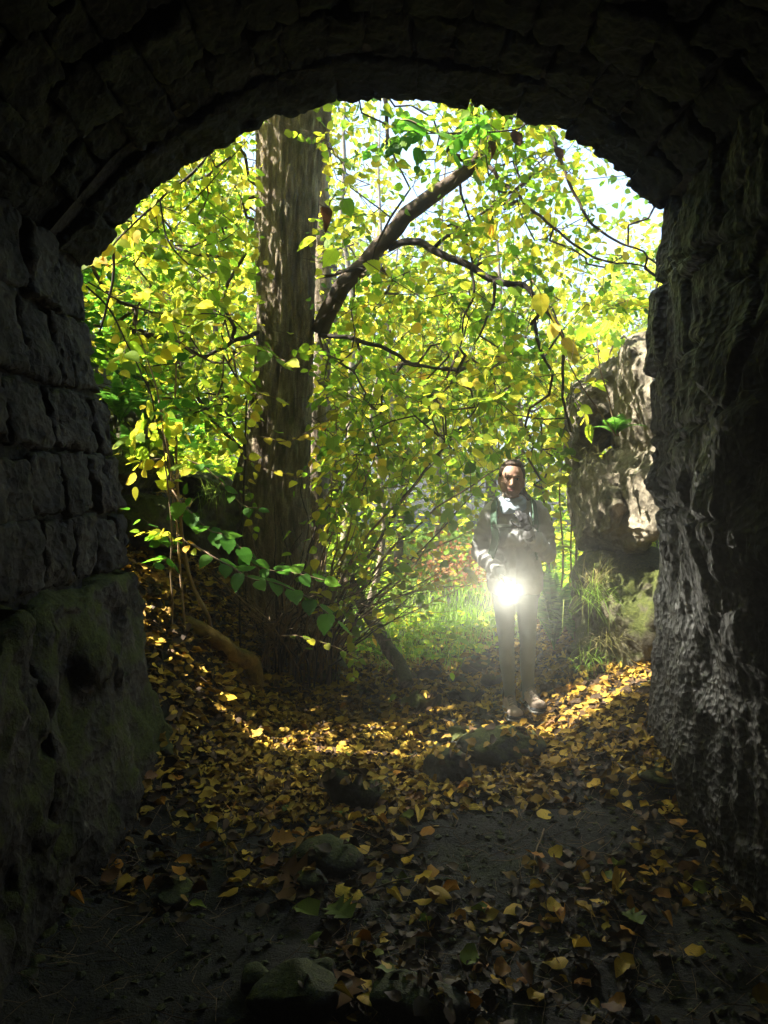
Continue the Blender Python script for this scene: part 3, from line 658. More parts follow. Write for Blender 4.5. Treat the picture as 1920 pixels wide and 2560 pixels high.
def spray_leaves(starts, dirs, r_, nleaf=(6, 12), length=(0.25, 0.6), lsize=(0.05, 0.085), twig_acc=None, tw=0.0016, droop=0.35, flat=0.6):
    """each spray: a thin curved twig with alternate leaves"""
    Pp, Dd, Nn, Ss = [], [], [], []
    for s, d in zip(starts, dirs):
        d = np.array(d, float); d /= np.linalg.norm(d); L = r_.uniform(*length); k = int(r_.integers(*nleaf)); up = np.array([0, 0, 1.0])
        side = np.cross(d, up); side /= (np.linalg.norm(side)+1e-6); pn = np.cross(side, d)+r_.normal(size=3)*(1-flat)*.6; sgn = 1; pts = []; cur = np.array(s, float); dd = d.copy(); bend = r_.normal(size=3)*0.25
        for i in range(k):
            dd = dd+(bend/k)+np.array([0, 0, -droop/k]); dd /= np.linalg.norm(dd); cur = cur+dd*L/k; pts.append(cur.copy())
            sd = np.cross(dd, pn); ld = dd*0.6+sgn*sd*0.9+np.array([0, 0, -0.35])+r_.normal(size=3)*0.25
            if i == k-1: ld = dd+r_.normal(size=3)*.2
            ln = pn+r_.normal(size=3)*0.55; ld /= np.linalg.norm(ld)
            Pp.append(cur+ld*0.015); Dd.append(ld); Nn.append(ln); Ss.append(r_.uniform(*lsize)*math.exp(r_.normal()*.2)*(1.0 if i > 0 else .8)); sgn = -sgn
        if twig_acc is not None: tube(twig_acc, np.array([s]+pts[::2]), np.linspace(tw*1.6, tw*.6, len([s]+pts[::2])), 3, cap=False)
    return np.array(Pp), np.array(Dd), np.array(Nn), np.array(Ss)

def connect(acc, nodes, rad, targets, r_, tip=0.002, exp_=2.3, sides=4, jitter=0.12, maxstep=0.5):
    """greedy branching: joins every target to the nearest node already in the tree, then thickens by flow"""
    NP = [np.array(p, float) for p in nodes]; par = [-1]*len(NP); fixed = len(NP); arr = np.array(NP)
    tg = np.array(targets); dist = np.min(np.linalg.norm(tg[:, None]-arr[None, ::max(1, len(arr)//200)], axis=2), axis=1); order = np.argsort(dist); buf = np.zeros((len(NP)+len(tg)*6, 3)); buf[:len(NP)] = arr; cnt = len(NP); ends = []
    par = list(par)
    for i in order:
        p = tg[i]; dv = buf[:cnt]-p; dd = np.linalg.norm(dv, axis=1); j = int(np.argmin(dd)); a = buf[j]; L = dd[j]; k = max(1, int(L/maxstep)+1); prev = j
        k = min(k, 5)
        off = r_.normal(size=3)*jitter*L
        for s in range(1, k+1):
            t_ = s/k; q = a*(1-t_)+p*t_+off*math.sin(math.pi*t_); buf[cnt] = q; par.append(prev); prev = cnt; cnt += 1
        ends.append((i, prev, a))
    flow = np.zeros(cnt)
    for _, e, _a in ends: flow[e] += 1
    for i in range(cnt-1, fixed-1, -1): flow[par[i]] += flow[i]
    # chains
    child = {}
    for i in range(fixed, cnt): child.setdefault(par[i], []).append(i)
    done = set()
    def radius(i): return tip*max(1, flow[i])**(1/exp_)
    for i in range(fixed, cnt):
        if i in done: continue
        chain = [par[i], i]; done.add(i); cur = i
        while cur in child:
            nx_ = max(child[cur], key=lambda c: flow[c])
            if nx_ in done: break
            chain.append(nx_); done.add(nx_); cur = nx_
        C = buf[chain]; rr = np.array([radius(c) for c in chain]); rr[0] = rr[1]
        tube(acc, C, rr, sides if rr[0] > .006 else 3, cap=False)
    dirs = np.zeros((len(tg), 3))
    for i, e, a in ends: dirs[i] = tg[i]-a+1e-3
    return dirs

# ================================================================== the big tree
def px_spline(pts, step=0.03):
    C = [P(q[0], q[1], q[3]) for q in pts]; r_ = [q[2]/2/F*q[3] for q in pts]; return spline(C, r_, step)
TB = 6.3; tp = P(690, 1640, TB); tree_org = (tp.x, tp.y, H(tp.x, tp.y)-0.05)
tree = empty('lime_tree', tree_org, 'massive mossy tree with furrowed bark rising left of centre behind the brush', 'tree')
def trunk_mesh(pts, sides, step, ridge, seed, flare=True):
    C, r_ = px_spline(pts, step); r_ = r_*.84; acc = Acc()
    def shp(V, C_, a, N_, B_):
        n, s, _ = V.shape; d = V-C_[:, None]; rr = np.linalg.norm(d, axis=2)[:, :, None]; u = d/rr
        ang = np.broadcast_to(a[None], (n, s)); z = np.broadcast_to(C_[:, 2][:, None], (n, s)); twi = ang+0.12*z
        q = np.stack([np.cos(twi)*9, np.sin(twi)*9, z*1.9], 2).reshape(-1, 3); dsp = ridge*(ridged(q, 3, seed)).reshape(n, s)
        q = np.stack([np.cos(twi)*22, np.sin(twi)*22, z*5], 2).reshape(-1, 3); dsp = dsp+ridge*.45*(ridged(q, 2, seed+5)).reshape(n, s)
        q = np.stack([np.cos(ang)*1.5, np.sin(ang)*1.5, z*.8], 2).reshape(-1, 3); dsp = dsp+rr[:, :, 0]*.10*fbm(q, 3, seed+9).reshape(n, s)
        if flare:
            fl = np.exp(-np.maximum(z-0.05, 0)/0.45); q = np.stack([np.cos(ang)*1.6, np.sin(ang)*1.6, z*.3], 2).reshape(-1, 3)
            dsp = dsp+fl*rr[:, :, 0]*.45*ridged(q, 2, seed+20).reshape(n, s)
        return V+u*dsp[:, :, None]
    tube(acc, C, r_, sides, shape=shp); return acc, C, r_
TR = [(760, 30, 150, 6.3), (738, 180, 225, 6.3), (730, 300, 205, 6.3), (722, 460, 166, 6.3), (714, 620, 156, 6.3), (714, 780, 156, 6.3), (711, 900, 157, 6.3), (693, 1100, 180, 6.3), (676, 1245, 215, 6.3), (668, 1390, 250, 6.3), (674, 1550, 295, 6.3), (680, 1660, 340, 6.3), (682, 1740, 370, 6.3)][::-1]
acc, TC, TRr = trunk_mesh(TR, 150, 0.02, 0.028, 31)
link('trunk', acc.mesh('trunk', org=tree_org), MAT['bark'], tree)
up = P(760, 30, 6.3)
limbs = [
 # px, py, width px, depth
 ([(800, 830, 58, 6.25), (830, 760, 60, 6.15), (875, 690, 58, 6.05), (960, 600, 55, 5.9), (1060, 500, 52, 5.75), (1150, 440, 46, 5.65), (1230, 350, 40, 5.5), (1310, 230, 34, 5.3), (1400, 60, 26, 5.2)], 'bark_thin', 'limb'),
 ([(975, 622, 20, 5.9), (1010, 607, 24, 5.8), (1065, 612, 25, 5.7), (1110, 635, 24, 5.6), (1180, 672, 23, 5.5), (1250, 702, 22, 5.4), (1310, 716, 18, 5.3), (1350, 755, 16, 5.2), (1385, 800, 14, 5.15), (1411, 850, 12, 5.1), (1404, 930, 10, 5.1), (1412, 1010, 9, 5.1), (1430, 1080, 8, 5.1)], 'bark_dark', 'limb'),
 ([(798, 838, 15, 6.2), (860, 840, 15, 6.0), (930, 862, 14, 5.8), (985, 882, 13, 5.7), (1035, 915, 12, 5.6), (1065, 920, 10, 5.55), (1122, 925, 8, 5.5)], 'bark_dark', 'limb'),
 ([(650, 830, 16, 6.2), (600, 845, 14, 6.1), (560, 862, 13, 6.0), (515, 890, 12, 5.9), (480, 875, 10, 5.8), (440, 860, 7, 5.7)], 'bark_dark', 'limb'),
 ([(795, 692, 13, 6.2), (840, 687, 12, 6.1), (900, 673, 11, 5.95), (965, 668, 9, 5.9)], 'bark_dark', 'limb'),
 ([(1085, 620, 14, 5.65), (1120, 590, 12, 5.6), (1165, 588, 16, 5.6), (1130, 560, 8, 5.6), (1110, 570, 8, 5.6)], 'bark_dark', 'limb'),
 ([(1178, 672, 10, 5.5), (1182, 740, 9, 5.45), (1160, 800, 7, 5.4), (1150, 850, 5, 5.4)], 'bark_dark', 'limb'),
 ([(1236, 700, 12, 5.4), (1232, 760, 10, 5.4), (1215, 800, 8, 5.35), (1185, 860, 5, 5.3)], 'bark_dark', 'limb'),
 ([(640, 992, 12, 6.2), (590, 1000, 11, 6.0), (555, 985, 8, 5.9), (480, 985, 6, 5.8)], 'bark_dark', 'limb'),
 ([(590, 1000, 9, 6.0), (560, 1030, 9, 5.9), (590, 1075, 8, 5.9), (610, 1110, 7, 6.0)], 'bark_dark', 'limb'),
 ([(480, 975, 13, 6.4), (530, 1050, 12, 6.4), (590, 1105, 11, 6.3), (640, 1150, 10, 6.3)], 'bark_dark', 'limb'),
 ([(960, 180, 30, 6.0), (965, 260, 14, 6.0), (970, 330, 12, 6.0), (962, 370, 9, 6.0)], 'bark_dark', 'limb'),
 ([(700, 240, 120, 6.3), (640, 120, 100, 6.3), (560, -60, 90, 6.2), (420, -300, 70, 6.0)], 'bark', 'limb'),
 ([(770, 120, 130, 6.3), (800, -20, 110, 6.3), (860, -300, 90, 6.2), (900, -700, 60, 6.1)], 'bark', 'limb'),
 ([(1180, 410, 22, 5.6), (1120, 380, 18, 5.5), (1160, 300, 14, 5.4), (1190, 240, 10, 5.4)], 'bark_dark', 'limb'),
 ([(1200, 390, 16, 5.55), (1270, 470, 12, 5.4), (1370, 560, 9, 5.2), (1500, 640, 7, 5.1), (1620, 670, 5, 5.0)], 'bark_thin', 'limb'),
 ([(1330, 200, 18, 5.3), (1400, 400, 12, 5.2), (1480, 560, 9, 5.1), (1620, 640, 6, 5.0)], 'bark_thin', 'limb'),
]
allnodes = []
for k, (pts, mt, nm) in enumerate(limbs):
    C, r_ = px_spline(pts, 0.045); r_ = r_*.76; C = wobble(C, 0.028, 6, 50+k); a_ = Acc(); tube(a_, C, r_, 12 if r_[0] > .05 else 8)
    link(nm, a_.mesh(nm, org=tree_org), MAT[mt], tree)
    if k not in (12,): allnodes += list(C[::3])
allnodes += list(TC[TC[:, 2] > 1.4][::8])
# attractors of the crown: a broad shell of twigs round the limbs
def cloud(n, lo, hi, keep, seed):
    r_ = np.random.default_rng(seed); out_ = []
    while len(out_) < n:
        p = lo+(hi-lo)*r_.random((n*2, 3)); k = keep(p, r_); out_ += list(p[k])
    return np.array(out_[:n])
def solid_tunnel(p):   # inside the masonry or the tunnel
    return (p[:, 1] < D0+0.25)
def open_view(p):
    px, py, dep = in_view(p); return px, py
def keep_main(p, r_):
    px, py = open_view(p)
    gap = fbm(p*1.6, 3, 91)                                     # natural clumping
    sky = smooth(1250, 1550, px)*smooth(950, 500, py)*.78+smooth(840, 900, px)*smooth(1250, 1050, px)*smooth(760, 600, py)*.6
    dens = 0.62+gap*0.9-sky-smooth(1150, 1500, py)*0.9
    onrock = (px > 1430) & (py > 780); ontrunk = (np.abs(px-715) < 95) & (py > 240) & (p[:, 1] < 6.6)
    girl = (px > 1180) & (px < 1400) & (py > 1120) & (p[:, 1] < 5.6)
    leftlow = (px < 600) & (py > 1050)
    return (r_.random(len(p)) < dens) & ~solid_tunnel(p) & ~onrock & ~ontrunk & ~girl & ~leftlow & (p[:, 2] > 1.35) & (p[:, 1] > 4.35)
r_ = np.random.default_rng(3)
A1 = cloud(2350, np.array([-3.2, 4.65, 1.3]), np.array([3.2, 6.9, 5.4]), keep_main, 5)
A2 = cloud(45, np.array([-3.5, 4.6, 5.2]), np.array([4.5, 7.5, 8.5]), lambda p, r_: np.ones(len(p), bool), 6)
_r = np.random.default_rng(77); A1 = np.concatenate([A1, np.array([P(_r.uniform(1130, 1330), _r.uniform(270, 440), _r.uniform(4.9, 5.4))[:] for _ in range(36)])])
acc = Acc(); dirs = connect(acc, allnodes, None, np.concatenate([A1, A2]), r_, tip=0.0021, sides=5, jitter=.16, maxstep=.25)
dn = dirs/np.linalg.norm(dirs, axis=1)[:, None]; dn = dn*0.7+r_.normal(size=dn.shape)*np.array([.5, .5, .25])
LP, LD, LN, LS = spray_leaves(np.concatenate([A1, A2]), dn, r_, (6, 12), (0.25, 0.55), (0.040, 0.070), acc, 0.0014)
tw = link('twigs', acc.mesh('twigs', org=tree_org), MAT['bark_thin'], tree); tw['kind'] = 'stuff'
VISL = [([q[:2] for q in limbs[0][0][:6]], 38), ([q[:2] for q in limbs[1][0]], 24), ([q[:2] for q in limbs[2][0]], 20), ([q[:2] for q in limbs[3][0]], 18), ([q[:2] for q in limbs[6][0]], 14), ([q[:2] for q in limbs[7][0]], 14)]
def clear_leaves(LP):
    px, py, dep = in_view(LP); ok = LP[:, 1] > D0+0.12
    ok &= ~((px > 1190) & (px < 1395) & (py > 1130) & (LP[:, 1] < 5.2))
    ok &= ~((np.abs(px-715) < 70) & (py > 250) & (LP[:, 1] < 6.3) & (np.random.default_rng(1).random(len(px)) < .85))
    for Lp, w_ in VISL:
        dd = np.full(len(px), 1e9)
        for a, b in zip(Lp[:-1], Lp[1:]):
            a = np.array(a); b = np.array(b); ab = b-a; t_ = np.clip(((px-a[0])*ab[0]+(py-a[1])*ab[1])/(ab@ab), 0, 1); dd = np.minimum(dd, np.hypot(px-a[0]-t_*ab[0], py-a[1]-t_*ab[1]))
        ok &= ~((dd < w_) & (LP[:, 1] < 6.1) & (np.random.default_rng(2).random(len(px)) < .85))
    return ok
ok = clear_leaves(LP); LP, LD, LN, LS = LP[ok], LD[ok], LN[ok], LS[ok]
def split_leaves(LP, LD, LN, LS, root, org, mat, key, n=300, tpls=LT, seed=0, big=LTH):
    px, py, dep = in_view(LP); vis = (px > 240) & (px < 1600) & (py > 300) & (py < 1700); ap = np.where(vis, LS/dep, 0); o_ = np.argsort(-ap); sel = o_[:n]; sel = sel[ap[sel] > 0]; rest = np.setdiff1d(np.arange(len(LP)), sel)
    for q, i in enumerate(sel): place_leaf((key, q % len(big)), big[q % len(big)], MAT[mat], LP[i], LD[i], LN[i], LS[i]*1.05, root, org)
    if len(rest): leaf_mass('foliage', LP[rest], LD[rest], LN[rest], LS[rest], tpls, MAT[mat], root, seed, org, 'stuff')
split_leaves(LP, LD, LN, LS, tree, tree_org, 'leaf', 'lime')

# second trunk close behind
q = P(790, 1640, 7.3); o2 = (q.x, q.y, H(q.x, q.y)-.05)
t2 = empty('tree', o2, 'slimmer straight tree standing close behind the massive mossy trunk', 'tree')
acc, C2, _ = trunk_mesh([(800, 150, 34, 7.3), (803, 500, 38, 7.3), (808, 700, 46, 7.3), (806, 900, 48, 7.3), (798, 1150, 56, 7.3), (785, 1400, 66, 7.3), (778, 1640, 90, 7.3), (778, 1700, 95, 7.3)][::-1], 48, .05, .006, 41)
link('trunk', acc.mesh('trunk', org=o2), MAT['bark'], t2)
def keep2(p, r_): return (p[:, 1] > 6.8) & (r_.random(len(p)) < .5+fbm(p*1.3, 2, 8))
B = cloud(90, np.array([-2.2, 6.9, 5.0]), np.array([.8, 8.6, 7.5]), keep2, 15); acc = Acc()
nodes = list(C2[C2[:, 2] > 2.0][::3]); nodes += [np.array([q.x, q.y, z]) for z in (5.5, 6, 6.5, 7)]
a_ = Acc(); dirs = connect(acc, nodes, None, B, r_, tip=.0022, sides=5, jitter=.15)
dn = dirs/np.linalg.norm(dirs, axis=1)[:, None]+r_.normal(size=dirs.shape)*.4
lp, ld, ln, ls = spray_leaves(B, dn, r_, (7, 13), (.3, .6), (.05, .085), acc, .0015)
lp, ld, ln, ls = [a[lp[:, 2] < 5.2+0*lp[:, 2]] for a in (lp, ld, ln, ls)]
x = link('twigs', acc.mesh('twigs', org=o2), MAT['bark_thin'], t2); x['kind'] = 'stuff'
leaf_mass('foliage', lp, ld, ln, ls, LT, MAT['leaf'], t2, 4, o2, 'stuff')

# ================================================================== wood behind
def wood_tree(name, x, y, h, tr, crown, label, n, mat='leaf_far', bark='bark_thin', ls=(0.07, 0.11), low=0.25, seed=0, lean=0.0, spl=(0.4, 0.9), nl=(8, 15), detail=True, group=None, fill=1.0, ymin=8.6):
    z0 = H(x, y)-.05; org = (x, y, z0); root = empty(name, org, label, 'tree', group); rr = np.random.default_rng(seed)
    C, rad = spline([(x, y, z0), (x+lean*.3*h+.1, y, z0+h*.35), (x+lean*.6*h-.05, y, z0+h*.7), (x+lean*h, y, z0+h)], [tr*1.25, tr*.85, tr*.55, tr*.12], .25)
    C = wobble(C, .12, .8, seed); a_ = Acc(); tube(a_, C, rad, 10); link('trunk', a_.mesh('trunk', org=org), MAT[bark], root)
    if n == 0: return root
    cx, cy_, cz = crown; ctr = np.array([x+lean*h*.6, y, z0+h*(low+1)/2]); B = []
    while len(B) < n:
        v = rr.normal(size=(n*2, 3)); v /= np.linalg.norm(v, axis=1)[:, None]; v *= (rr.random((n*2, 1))**.45); p = ctr+v*np.array([cx, cy_, h*(1-low)/2])
        k = (rr.random(len(p)) < fill*(.55+1.3*fbm(p*.75, 3, seed+3))) & (p[:, 2] > hgt(p[:, 0], p[:, 1])+.15) & (p[:, 1] > ymin); B += list(p[k])
    B = np.array(B[:n]); acc = Acc(); dirs = connect(acc, list(C[2:]), None, B, rr, tip=.004, sides=4, jitter=.15, maxstep=.6)
    dn = dirs/np.linalg.norm(dirs, axis=1)[:, None]+rr.normal(size=dirs.shape)*.5
    lp, ld, ln, l_s = spray_leaves(B, dn, rr, nl, spl, ls, acc if detail else None, .0025)
    x_ = link('branches', acc.mesh('branches', org=org), MAT[bark], root); x_['kind'] = 'stuff'
    leaf_mass('foliage', lp, ld, ln, l_s, FAR if not detail else LT[:2], MAT[mat], root, seed, org, 'stuff')
    return root
WG = 'trees of the wood behind the tunnel'
wood_tree('tree', -3.6, 13.0, 8.0, .10, (1.9, 1.5, 0), 'young leafy tree seen left of the massive trunk', 430, 'leaf', seed=61, low=.1, group=WG)
wood_tree('tree', -4.9, 14.8, 10.5, .15, (2.6, 2.2, 0), 'tall yellow-green tree far left behind the mossy bank', 520, seed=62, low=.12, group=WG)
wood_tree('tree', 0.2, 12.0, 5.2, .06, (1.7, 1.3, 0), 'low spreading tree with yellowing leaves right of the slim trunk', 330, 'leaf', seed=63, low=.14, group=WG)
wood_tree('tree', 3.9, 11.0, 4.8, .07, (1.7, 1.5, 0), 'bushy yellowing tree behind the sandstone outcrop', 330, 'leaf', seed=64, low=.12, group=WG)
wood_tree('tree', -2.4, 11.3, 5.6, .06, (1.6, 1.2, 0), 'rounded leafy tree between the mossy wall and massive trunk', 300, 'leaf', seed=69, low=.1, group=WG)
wood_tree('tree', -0.9, 13.5, 8.5, .12, (2.6, 2.2, 0), 'tall leafy tree behind the slim straight tree', 460, seed=65, low=.15, group=WG)
wood_tree('tree', 2.6, 15.5, 6.4, .10, (3.0, 2.0, 0), 'broad leafy tree directly behind the girl', 480, seed=66, low=.10, group=WG)
wood_tree('tree', 6.2, 15.0, 6.5, .10, (2.8, 2.2, 0), 'yellow-green tree far right beyond the sandstone outcrop', 380, seed=67, low=.1, group=WG)
wood_tree('tree', -2.35, 4.55, 5.4, .04, (.85, .6, 0), 'small tree added on the bank by the left jamb to shade the floor', 240, 'leaf', seed=68, low=.1, ymin=3.95, ls=(.045, .075), spl=(.2, .45), nl=(6, 11), group=WG)  # added tree, its crown keeps sun off the floor at the arch
for k, (x_, y_, h_, lab) in enumerate([(-9, 20, 10, 'distant tree at the far left edge of the wood'), (-5, 22, 11, 'distant tall tree between the mossy wall and massive trunk'), (-1, 21, 8.5, 'distant tree seen just right of the slim straight tree'), (3.0, 22, 8, 'distant tree above the head of the girl'), (7.5, 21, 8, 'distant tree beside the top of the sandstone outcrop'), (12, 22, 9, 'distant tree hidden mostly by the right rock')]):
    wood_tree('tree', x_, y_, h_, .14, (3.4, 2.5, 0), lab, 420, seed=70+k, low=.05, ls=(.13, .2), spl=(.6, 1.3), detail=False, group=WG)
# thin bare stems against the sky
for k, (px_, py_, D_, hh, ln_, w_, lab) in enumerate([(1235, 1300, 9.0, 6.5, .02, .035, 'thin pale bare stem rising against the sky in the middle'), (850, 1350, 10.0, 8.0, .02, .05, 'pale bare stem close right of the slim straight tree'), (965, 1350, 11.0, 7.0, -.01, .045, 'slender pale stem below the thick rising limb'), (1085, 1350, 12.0, 8.0, .03, .04, 'slender grey stem above the chain-link fence'), (910, 1420, 8.2, 3.0, .10, .035, 'short leaning stem just left of the fence')]):
    p = P(px_, py_, D_); wood_tree('bare_sapling', p.x, p.y, hh, w_, (1, 1, 0), lab, 0, bark='bark_pale', seed=90+k, lean=ln_, group='thin bare stems in the wood')

# ================================================================== undergrowth
def stem_plant(name, pts, label, cat, mat='leaf_low', bark='bark_twig', nspr=6, ls=(.05, .075), seed=0, group=None, nl=(4, 9), spl=(.15, .4), from_=0.25, parts=True, amp=.015, side=None, sides=6, tall=True):
    rr = np.random.default_rng(seed); C, rad = px_spline(pts, .04); z = H(C[0][0], C[0][1])
    if tall and C[0][2] < z+.6: C[0][2] = z-.03
    C = wobble(C, amp, 5, seed); org = tuple(C[0]); root = empty(name, org, label, cat, group); a_ = Acc(); tube(a_, C, rad, sides)
    link('stem', a_.mesh('stem', org=org), MAT[bark], root)
    if nspr:
        idx = rr.integers(int(len(C)*from_), len(C), nspr); st = C[idx]; T = np.gradient(C, axis=0)[idx]; T /= np.linalg.norm(T, axis=1)[:, None]
        dn = T*.6+rr.normal(size=T.shape)*.6
        if side is not None: dn = dn+np.array(side)
        acc = Acc(); lp, ld, ln, l_s = spray_leaves(st, dn, rr, nl, spl, ls, acc, .0011)
        x_ = link('twigs', acc.mesh('twigs', org=org), MAT[bark], root); x_['kind'] = 'stuff'
        ok = clear_leaves(lp); lp, ld, ln, l_s = lp[ok], ld[ok], ln[ok], l_s[ok]
        if parts: split_leaves(lp, ld, ln, l_s, root, org, mat, mat+'_p', 300)
        else: leaf_mass('foliage', lp, ld, ln, l_s, LT, MAT[mat], root, seed, org, 'stuff')
    return root
# arching shoots of the brush at the foot of the big tree
bp = P(730, 1680, 5.75); borg = (bp.x, bp.y, H(bp.x, bp.y)); brush = empty('brushwood_shrub', borg, 'dense shrub of arching leafless shoots at the foot of the massive trunk', 'shrub')
rr = np.random.default_rng(44)
starts_ends = [((760, 1660), (1010, 1250), (1240, 960), 11), ((740, 1670), (930, 1330), (1100, 1150), 10), ((800, 1640), (1000, 1350), (1330, 1120), 9), ((790, 1650), (1000, 1430), (1210, 1200), 8), ((770, 1660), (880, 1300), (960, 1050), 8), ((740, 1670), (820, 1350), (840, 1000), 8), ((700, 1670), (760, 1400), (860, 1200), 7), ((820, 1640), (1020, 1420), (1150, 1250), 7)]
for k in range(135):
    x0 = rr.uniform(640, 840); a = rr.uniform(-.2, 1.15) if k < 92 else rr.uniform(-1.2, -.1); L = rr.uniform(180, 520) if k < 92 else rr.uniform(140, 330)
    y0 = rr.uniform(1630, 1700); x1 = x0+math.sin(a)*L*.5+rr.normal()*20; y1 = y0-math.cos(a)*L*.6; x2 = x0+math.sin(a)*L*1.15+rr.normal()*30; y2 = y0-math.cos(a)*L*.9+abs(a)*60*rr.uniform(-1, 1)
    starts_ends.append(((x0, y0), (x1, y1), (x2, y2), rr.uniform(3.0, 6.5)))
sprst = []; sprd = []; tips = Acc(); ns_ = 0
for k, (a, b_, c_, w_) in enumerate(starts_ends):
    d0 = rr.uniform(5.35, 5.95); C, rad = px_spline([(a[0], a[1], w_, d0), (b_[0], b_[1], w_*.7, d0-rr.uniform(0, .3)), (c_[0], c_[1], w_*.3, d0-rr.uniform(0, .6))], .05)
    C[0][2] = H(C[0][0], C[0][1])-.03; C = wobble(C, .035, 3.5, 300+k); a_ = Acc(); tube(a_, C, rad, 5); link('shoot', a_.mesh('shoot', org=borg), MAT['bark_twig' if k % 3 else 'bark_dark'], brush)
    for _ in range(rr.integers(1, 5)):   # side twigs
        i = rr.integers(len(C)//3, len(C)); T = C[min(i+1, len(C)-1)]-C[i-1]; T /= np.linalg.norm(T); dv = T+rr.normal(size=3)*.55; L = rr.uniform(.12, .45); tube(tips, wobble(np.linspace(C[i], C[i]+dv*L, 5), .03, 6, k), np.linspace(.0022, .0008, 5), 3, False)
        if c_[0] > 800 and rr.random() < .55: sprst.append(C[i]+dv*L*.7); sprd.append(dv)
x_ = link('twigs', tips.mesh('twigs', org=borg), MAT['bark_twig'], brush); x_['kind'] = 'stuff'
acc = Acc(); lp, ld, ln, l_s = spray_leaves(np.array(sprst), np.array(sprd), rr, (3, 7), (.12, .3), (.04, .07), acc, .001)
x_ = link('leaf_twigs', acc.mesh('leaf_twigs', org=borg), MAT['bark_twig'], brush); x_['kind'] = 'stuff'
ok = clear_leaves(lp); split_leaves(lp[ok], ld[ok], ln[ok], l_s[ok], brush, borg, 'leaf_low', 'brush', 300)

SG = 'thin saplings beside the mossy wall'
stem_plant('sapling', [(530, 1560, 12, 4.75), (470, 1430, 10, 4.75), (447, 1250, 8, 4.7), (437, 1060, 6, 4.65), (440, 900, 4, 4.6)], 'brown sapling stem standing in front of the mossy wall', 'sapling', 'leaf_green', nspr=9, seed=1, ls=(.045, .07), group=SG)
stem_plant('sapling', [(462, 1570, 7, 4.5), (450, 1400, 6, 4.5), (420, 1130, 5, 4.4), (385, 950, 4, 4.3), (330, 800, 3, 4.2)], 'thin sapling leaning over the mossy wall towards the arch', 'sapling', 'leaf', nspr=10, seed=2, group=SG)
stem_plant('sapling', [(430, 1580, 5, 4.4), (428, 1350, 4, 4.3), (412, 1150, 4, 4.2), (400, 1000, 3, 4.1)], 'fine grey stem nearest the tunnel mouth at left', 'sapling', 'leaf_green', nspr=4, seed=3, group=SG)
stem_plant('sapling', [(600, 1600, 6, 5.2), (605, 1300, 6, 5.2), (612, 1100, 5, 5.2), (615, 1000, 4, 5.1)], 'dark stem rising in front of the massive trunk', 'sapling', 'leaf', bark='bark_dark', nspr=7, seed=4, group=SG)
HG = 'twigs hanging beneath the arch'
stem_plant('hanging_branch', [(545, 355, 7, 4.2), (480, 430, 7, 4.2), (400, 497, 6, 4.15), (330, 560, 5, 4.1), (265, 640, 4, 4.1)], 'thin branch running along the left curve of the arch', 'branch', 'leaf', 'bark_dark', nspr=10, seed=5, from_=.0, group=HG, spl=(.1, .25), ls=(.04, .06), tall=False)
stem_plant('hanging_branch', [(283, 620, 8, 4.1), (280, 700, 7, 4.1), (262, 780, 6, 4.1), (248, 825, 5, 4.1)], 'short dark branch dangling below the leftmost arch stone', 'branch', 'leaf', 'bark_dark', nspr=3, seed=6, group=HG, tall=False)
stem_plant('hanging_branch', [(215, 715, 5, 3.95), (270, 770, 5, 4.0), (330, 880, 4, 4.1), (380, 1000, 4, 4.2), (400, 1090, 3, 4.3)], 'long bowed twig sagging from the left jamb', 'branch', 'leaf', 'bark_dark', nspr=8, seed=7, group=HG, tall=False)
stem_plant('hanging_branch', [(220, 705, 4, 3.95), (340, 770, 4, 4.1), (450, 785, 4, 4.3), (560, 790, 3, 4.6), (640, 850, 3, 4.8)], 'fine twig reaching from the left jamb towards the massive trunk', 'branch', 'leaf_low', 'bark_dark', nspr=8, seed=8, group=HG, tall=False)
stem_plant('hanging_branch', [(400, 500, 5, 4.5), (420, 600, 5, 4.5), (470, 660, 4, 4.5), (520, 700, 3, 4.5)], 'kinked twig dropping from the arch edge into the foliage', 'branch', 'leaf', 'bark_dark', nspr=8, seed=9, group=HG, tall=False)
stem_plant('hanging_branch', [(1350, 260, 5, 4.6), (1300, 320, 4, 4.6), (1180, 330, 4, 4.6), (1020, 330, 3, 4.6)], 'leafy twig across the top right of the arch', 'branch', 'leaf_green', 'bark_dark', nspr=9, seed=10, group=HG, ls=(.06, .1), tall=False)
# broad green sprays in the near foreground
def near_spray(pts, n, size, label, seed, mat='leaf_green'):
    rr = np.random.default_rng(seed); C, rad = px_spline(pts, .02); C = wobble(C, .02, 6, seed); org = tuple(C[0]); root = empty('leafy_branch', org, label, 'branch', None); a_ = Acc(); tube(a_, C, rad, 5); link('stem', a_.mesh('stem', org=org), MAT['bark_twig'], root)
    sg = 1
    for k in range(n):
        i = int((.15+.85*k/(n-1))*(len(C)-1)); T = C[min(i+1, len(C)-1)]-C[max(i-1, 0)]; T /= np.linalg.norm(T); upv = np.array([0, -.45, 1.0])+rr.normal(size=3)*.28; sd = np.cross(T, upv); ld = T*.75+sg*sd*.8+np.array([0, 0, -.08])+rr.normal(size=3)*.2
        if k == n-1: ld = T
        place_leaf(('near', mat, k % 2), LTH[k % 2], MAT[mat], C[i], ld, upv, size*rr.uniform(.8, 1.15), root, org); sg = -sg
    return root
near_spray([(430, 1225, 5, 4.3), (500, 1310, 5, 4.25), (570, 1345, 4, 4.2), (640, 1395, 3, 4.2)], 13, .098, 'spray of broad fresh green leaves before the mossy wall', 1)
near_spray([(480, 1360, 5, 4.15), (610, 1440, 5, 4.0), (700, 1465, 4, 3.95), (780, 1505, 4, 3.9), (842, 1548, 3, 3.85)], 16, .098, 'drooping spray of broad green leaves across the trunk foot', 2)
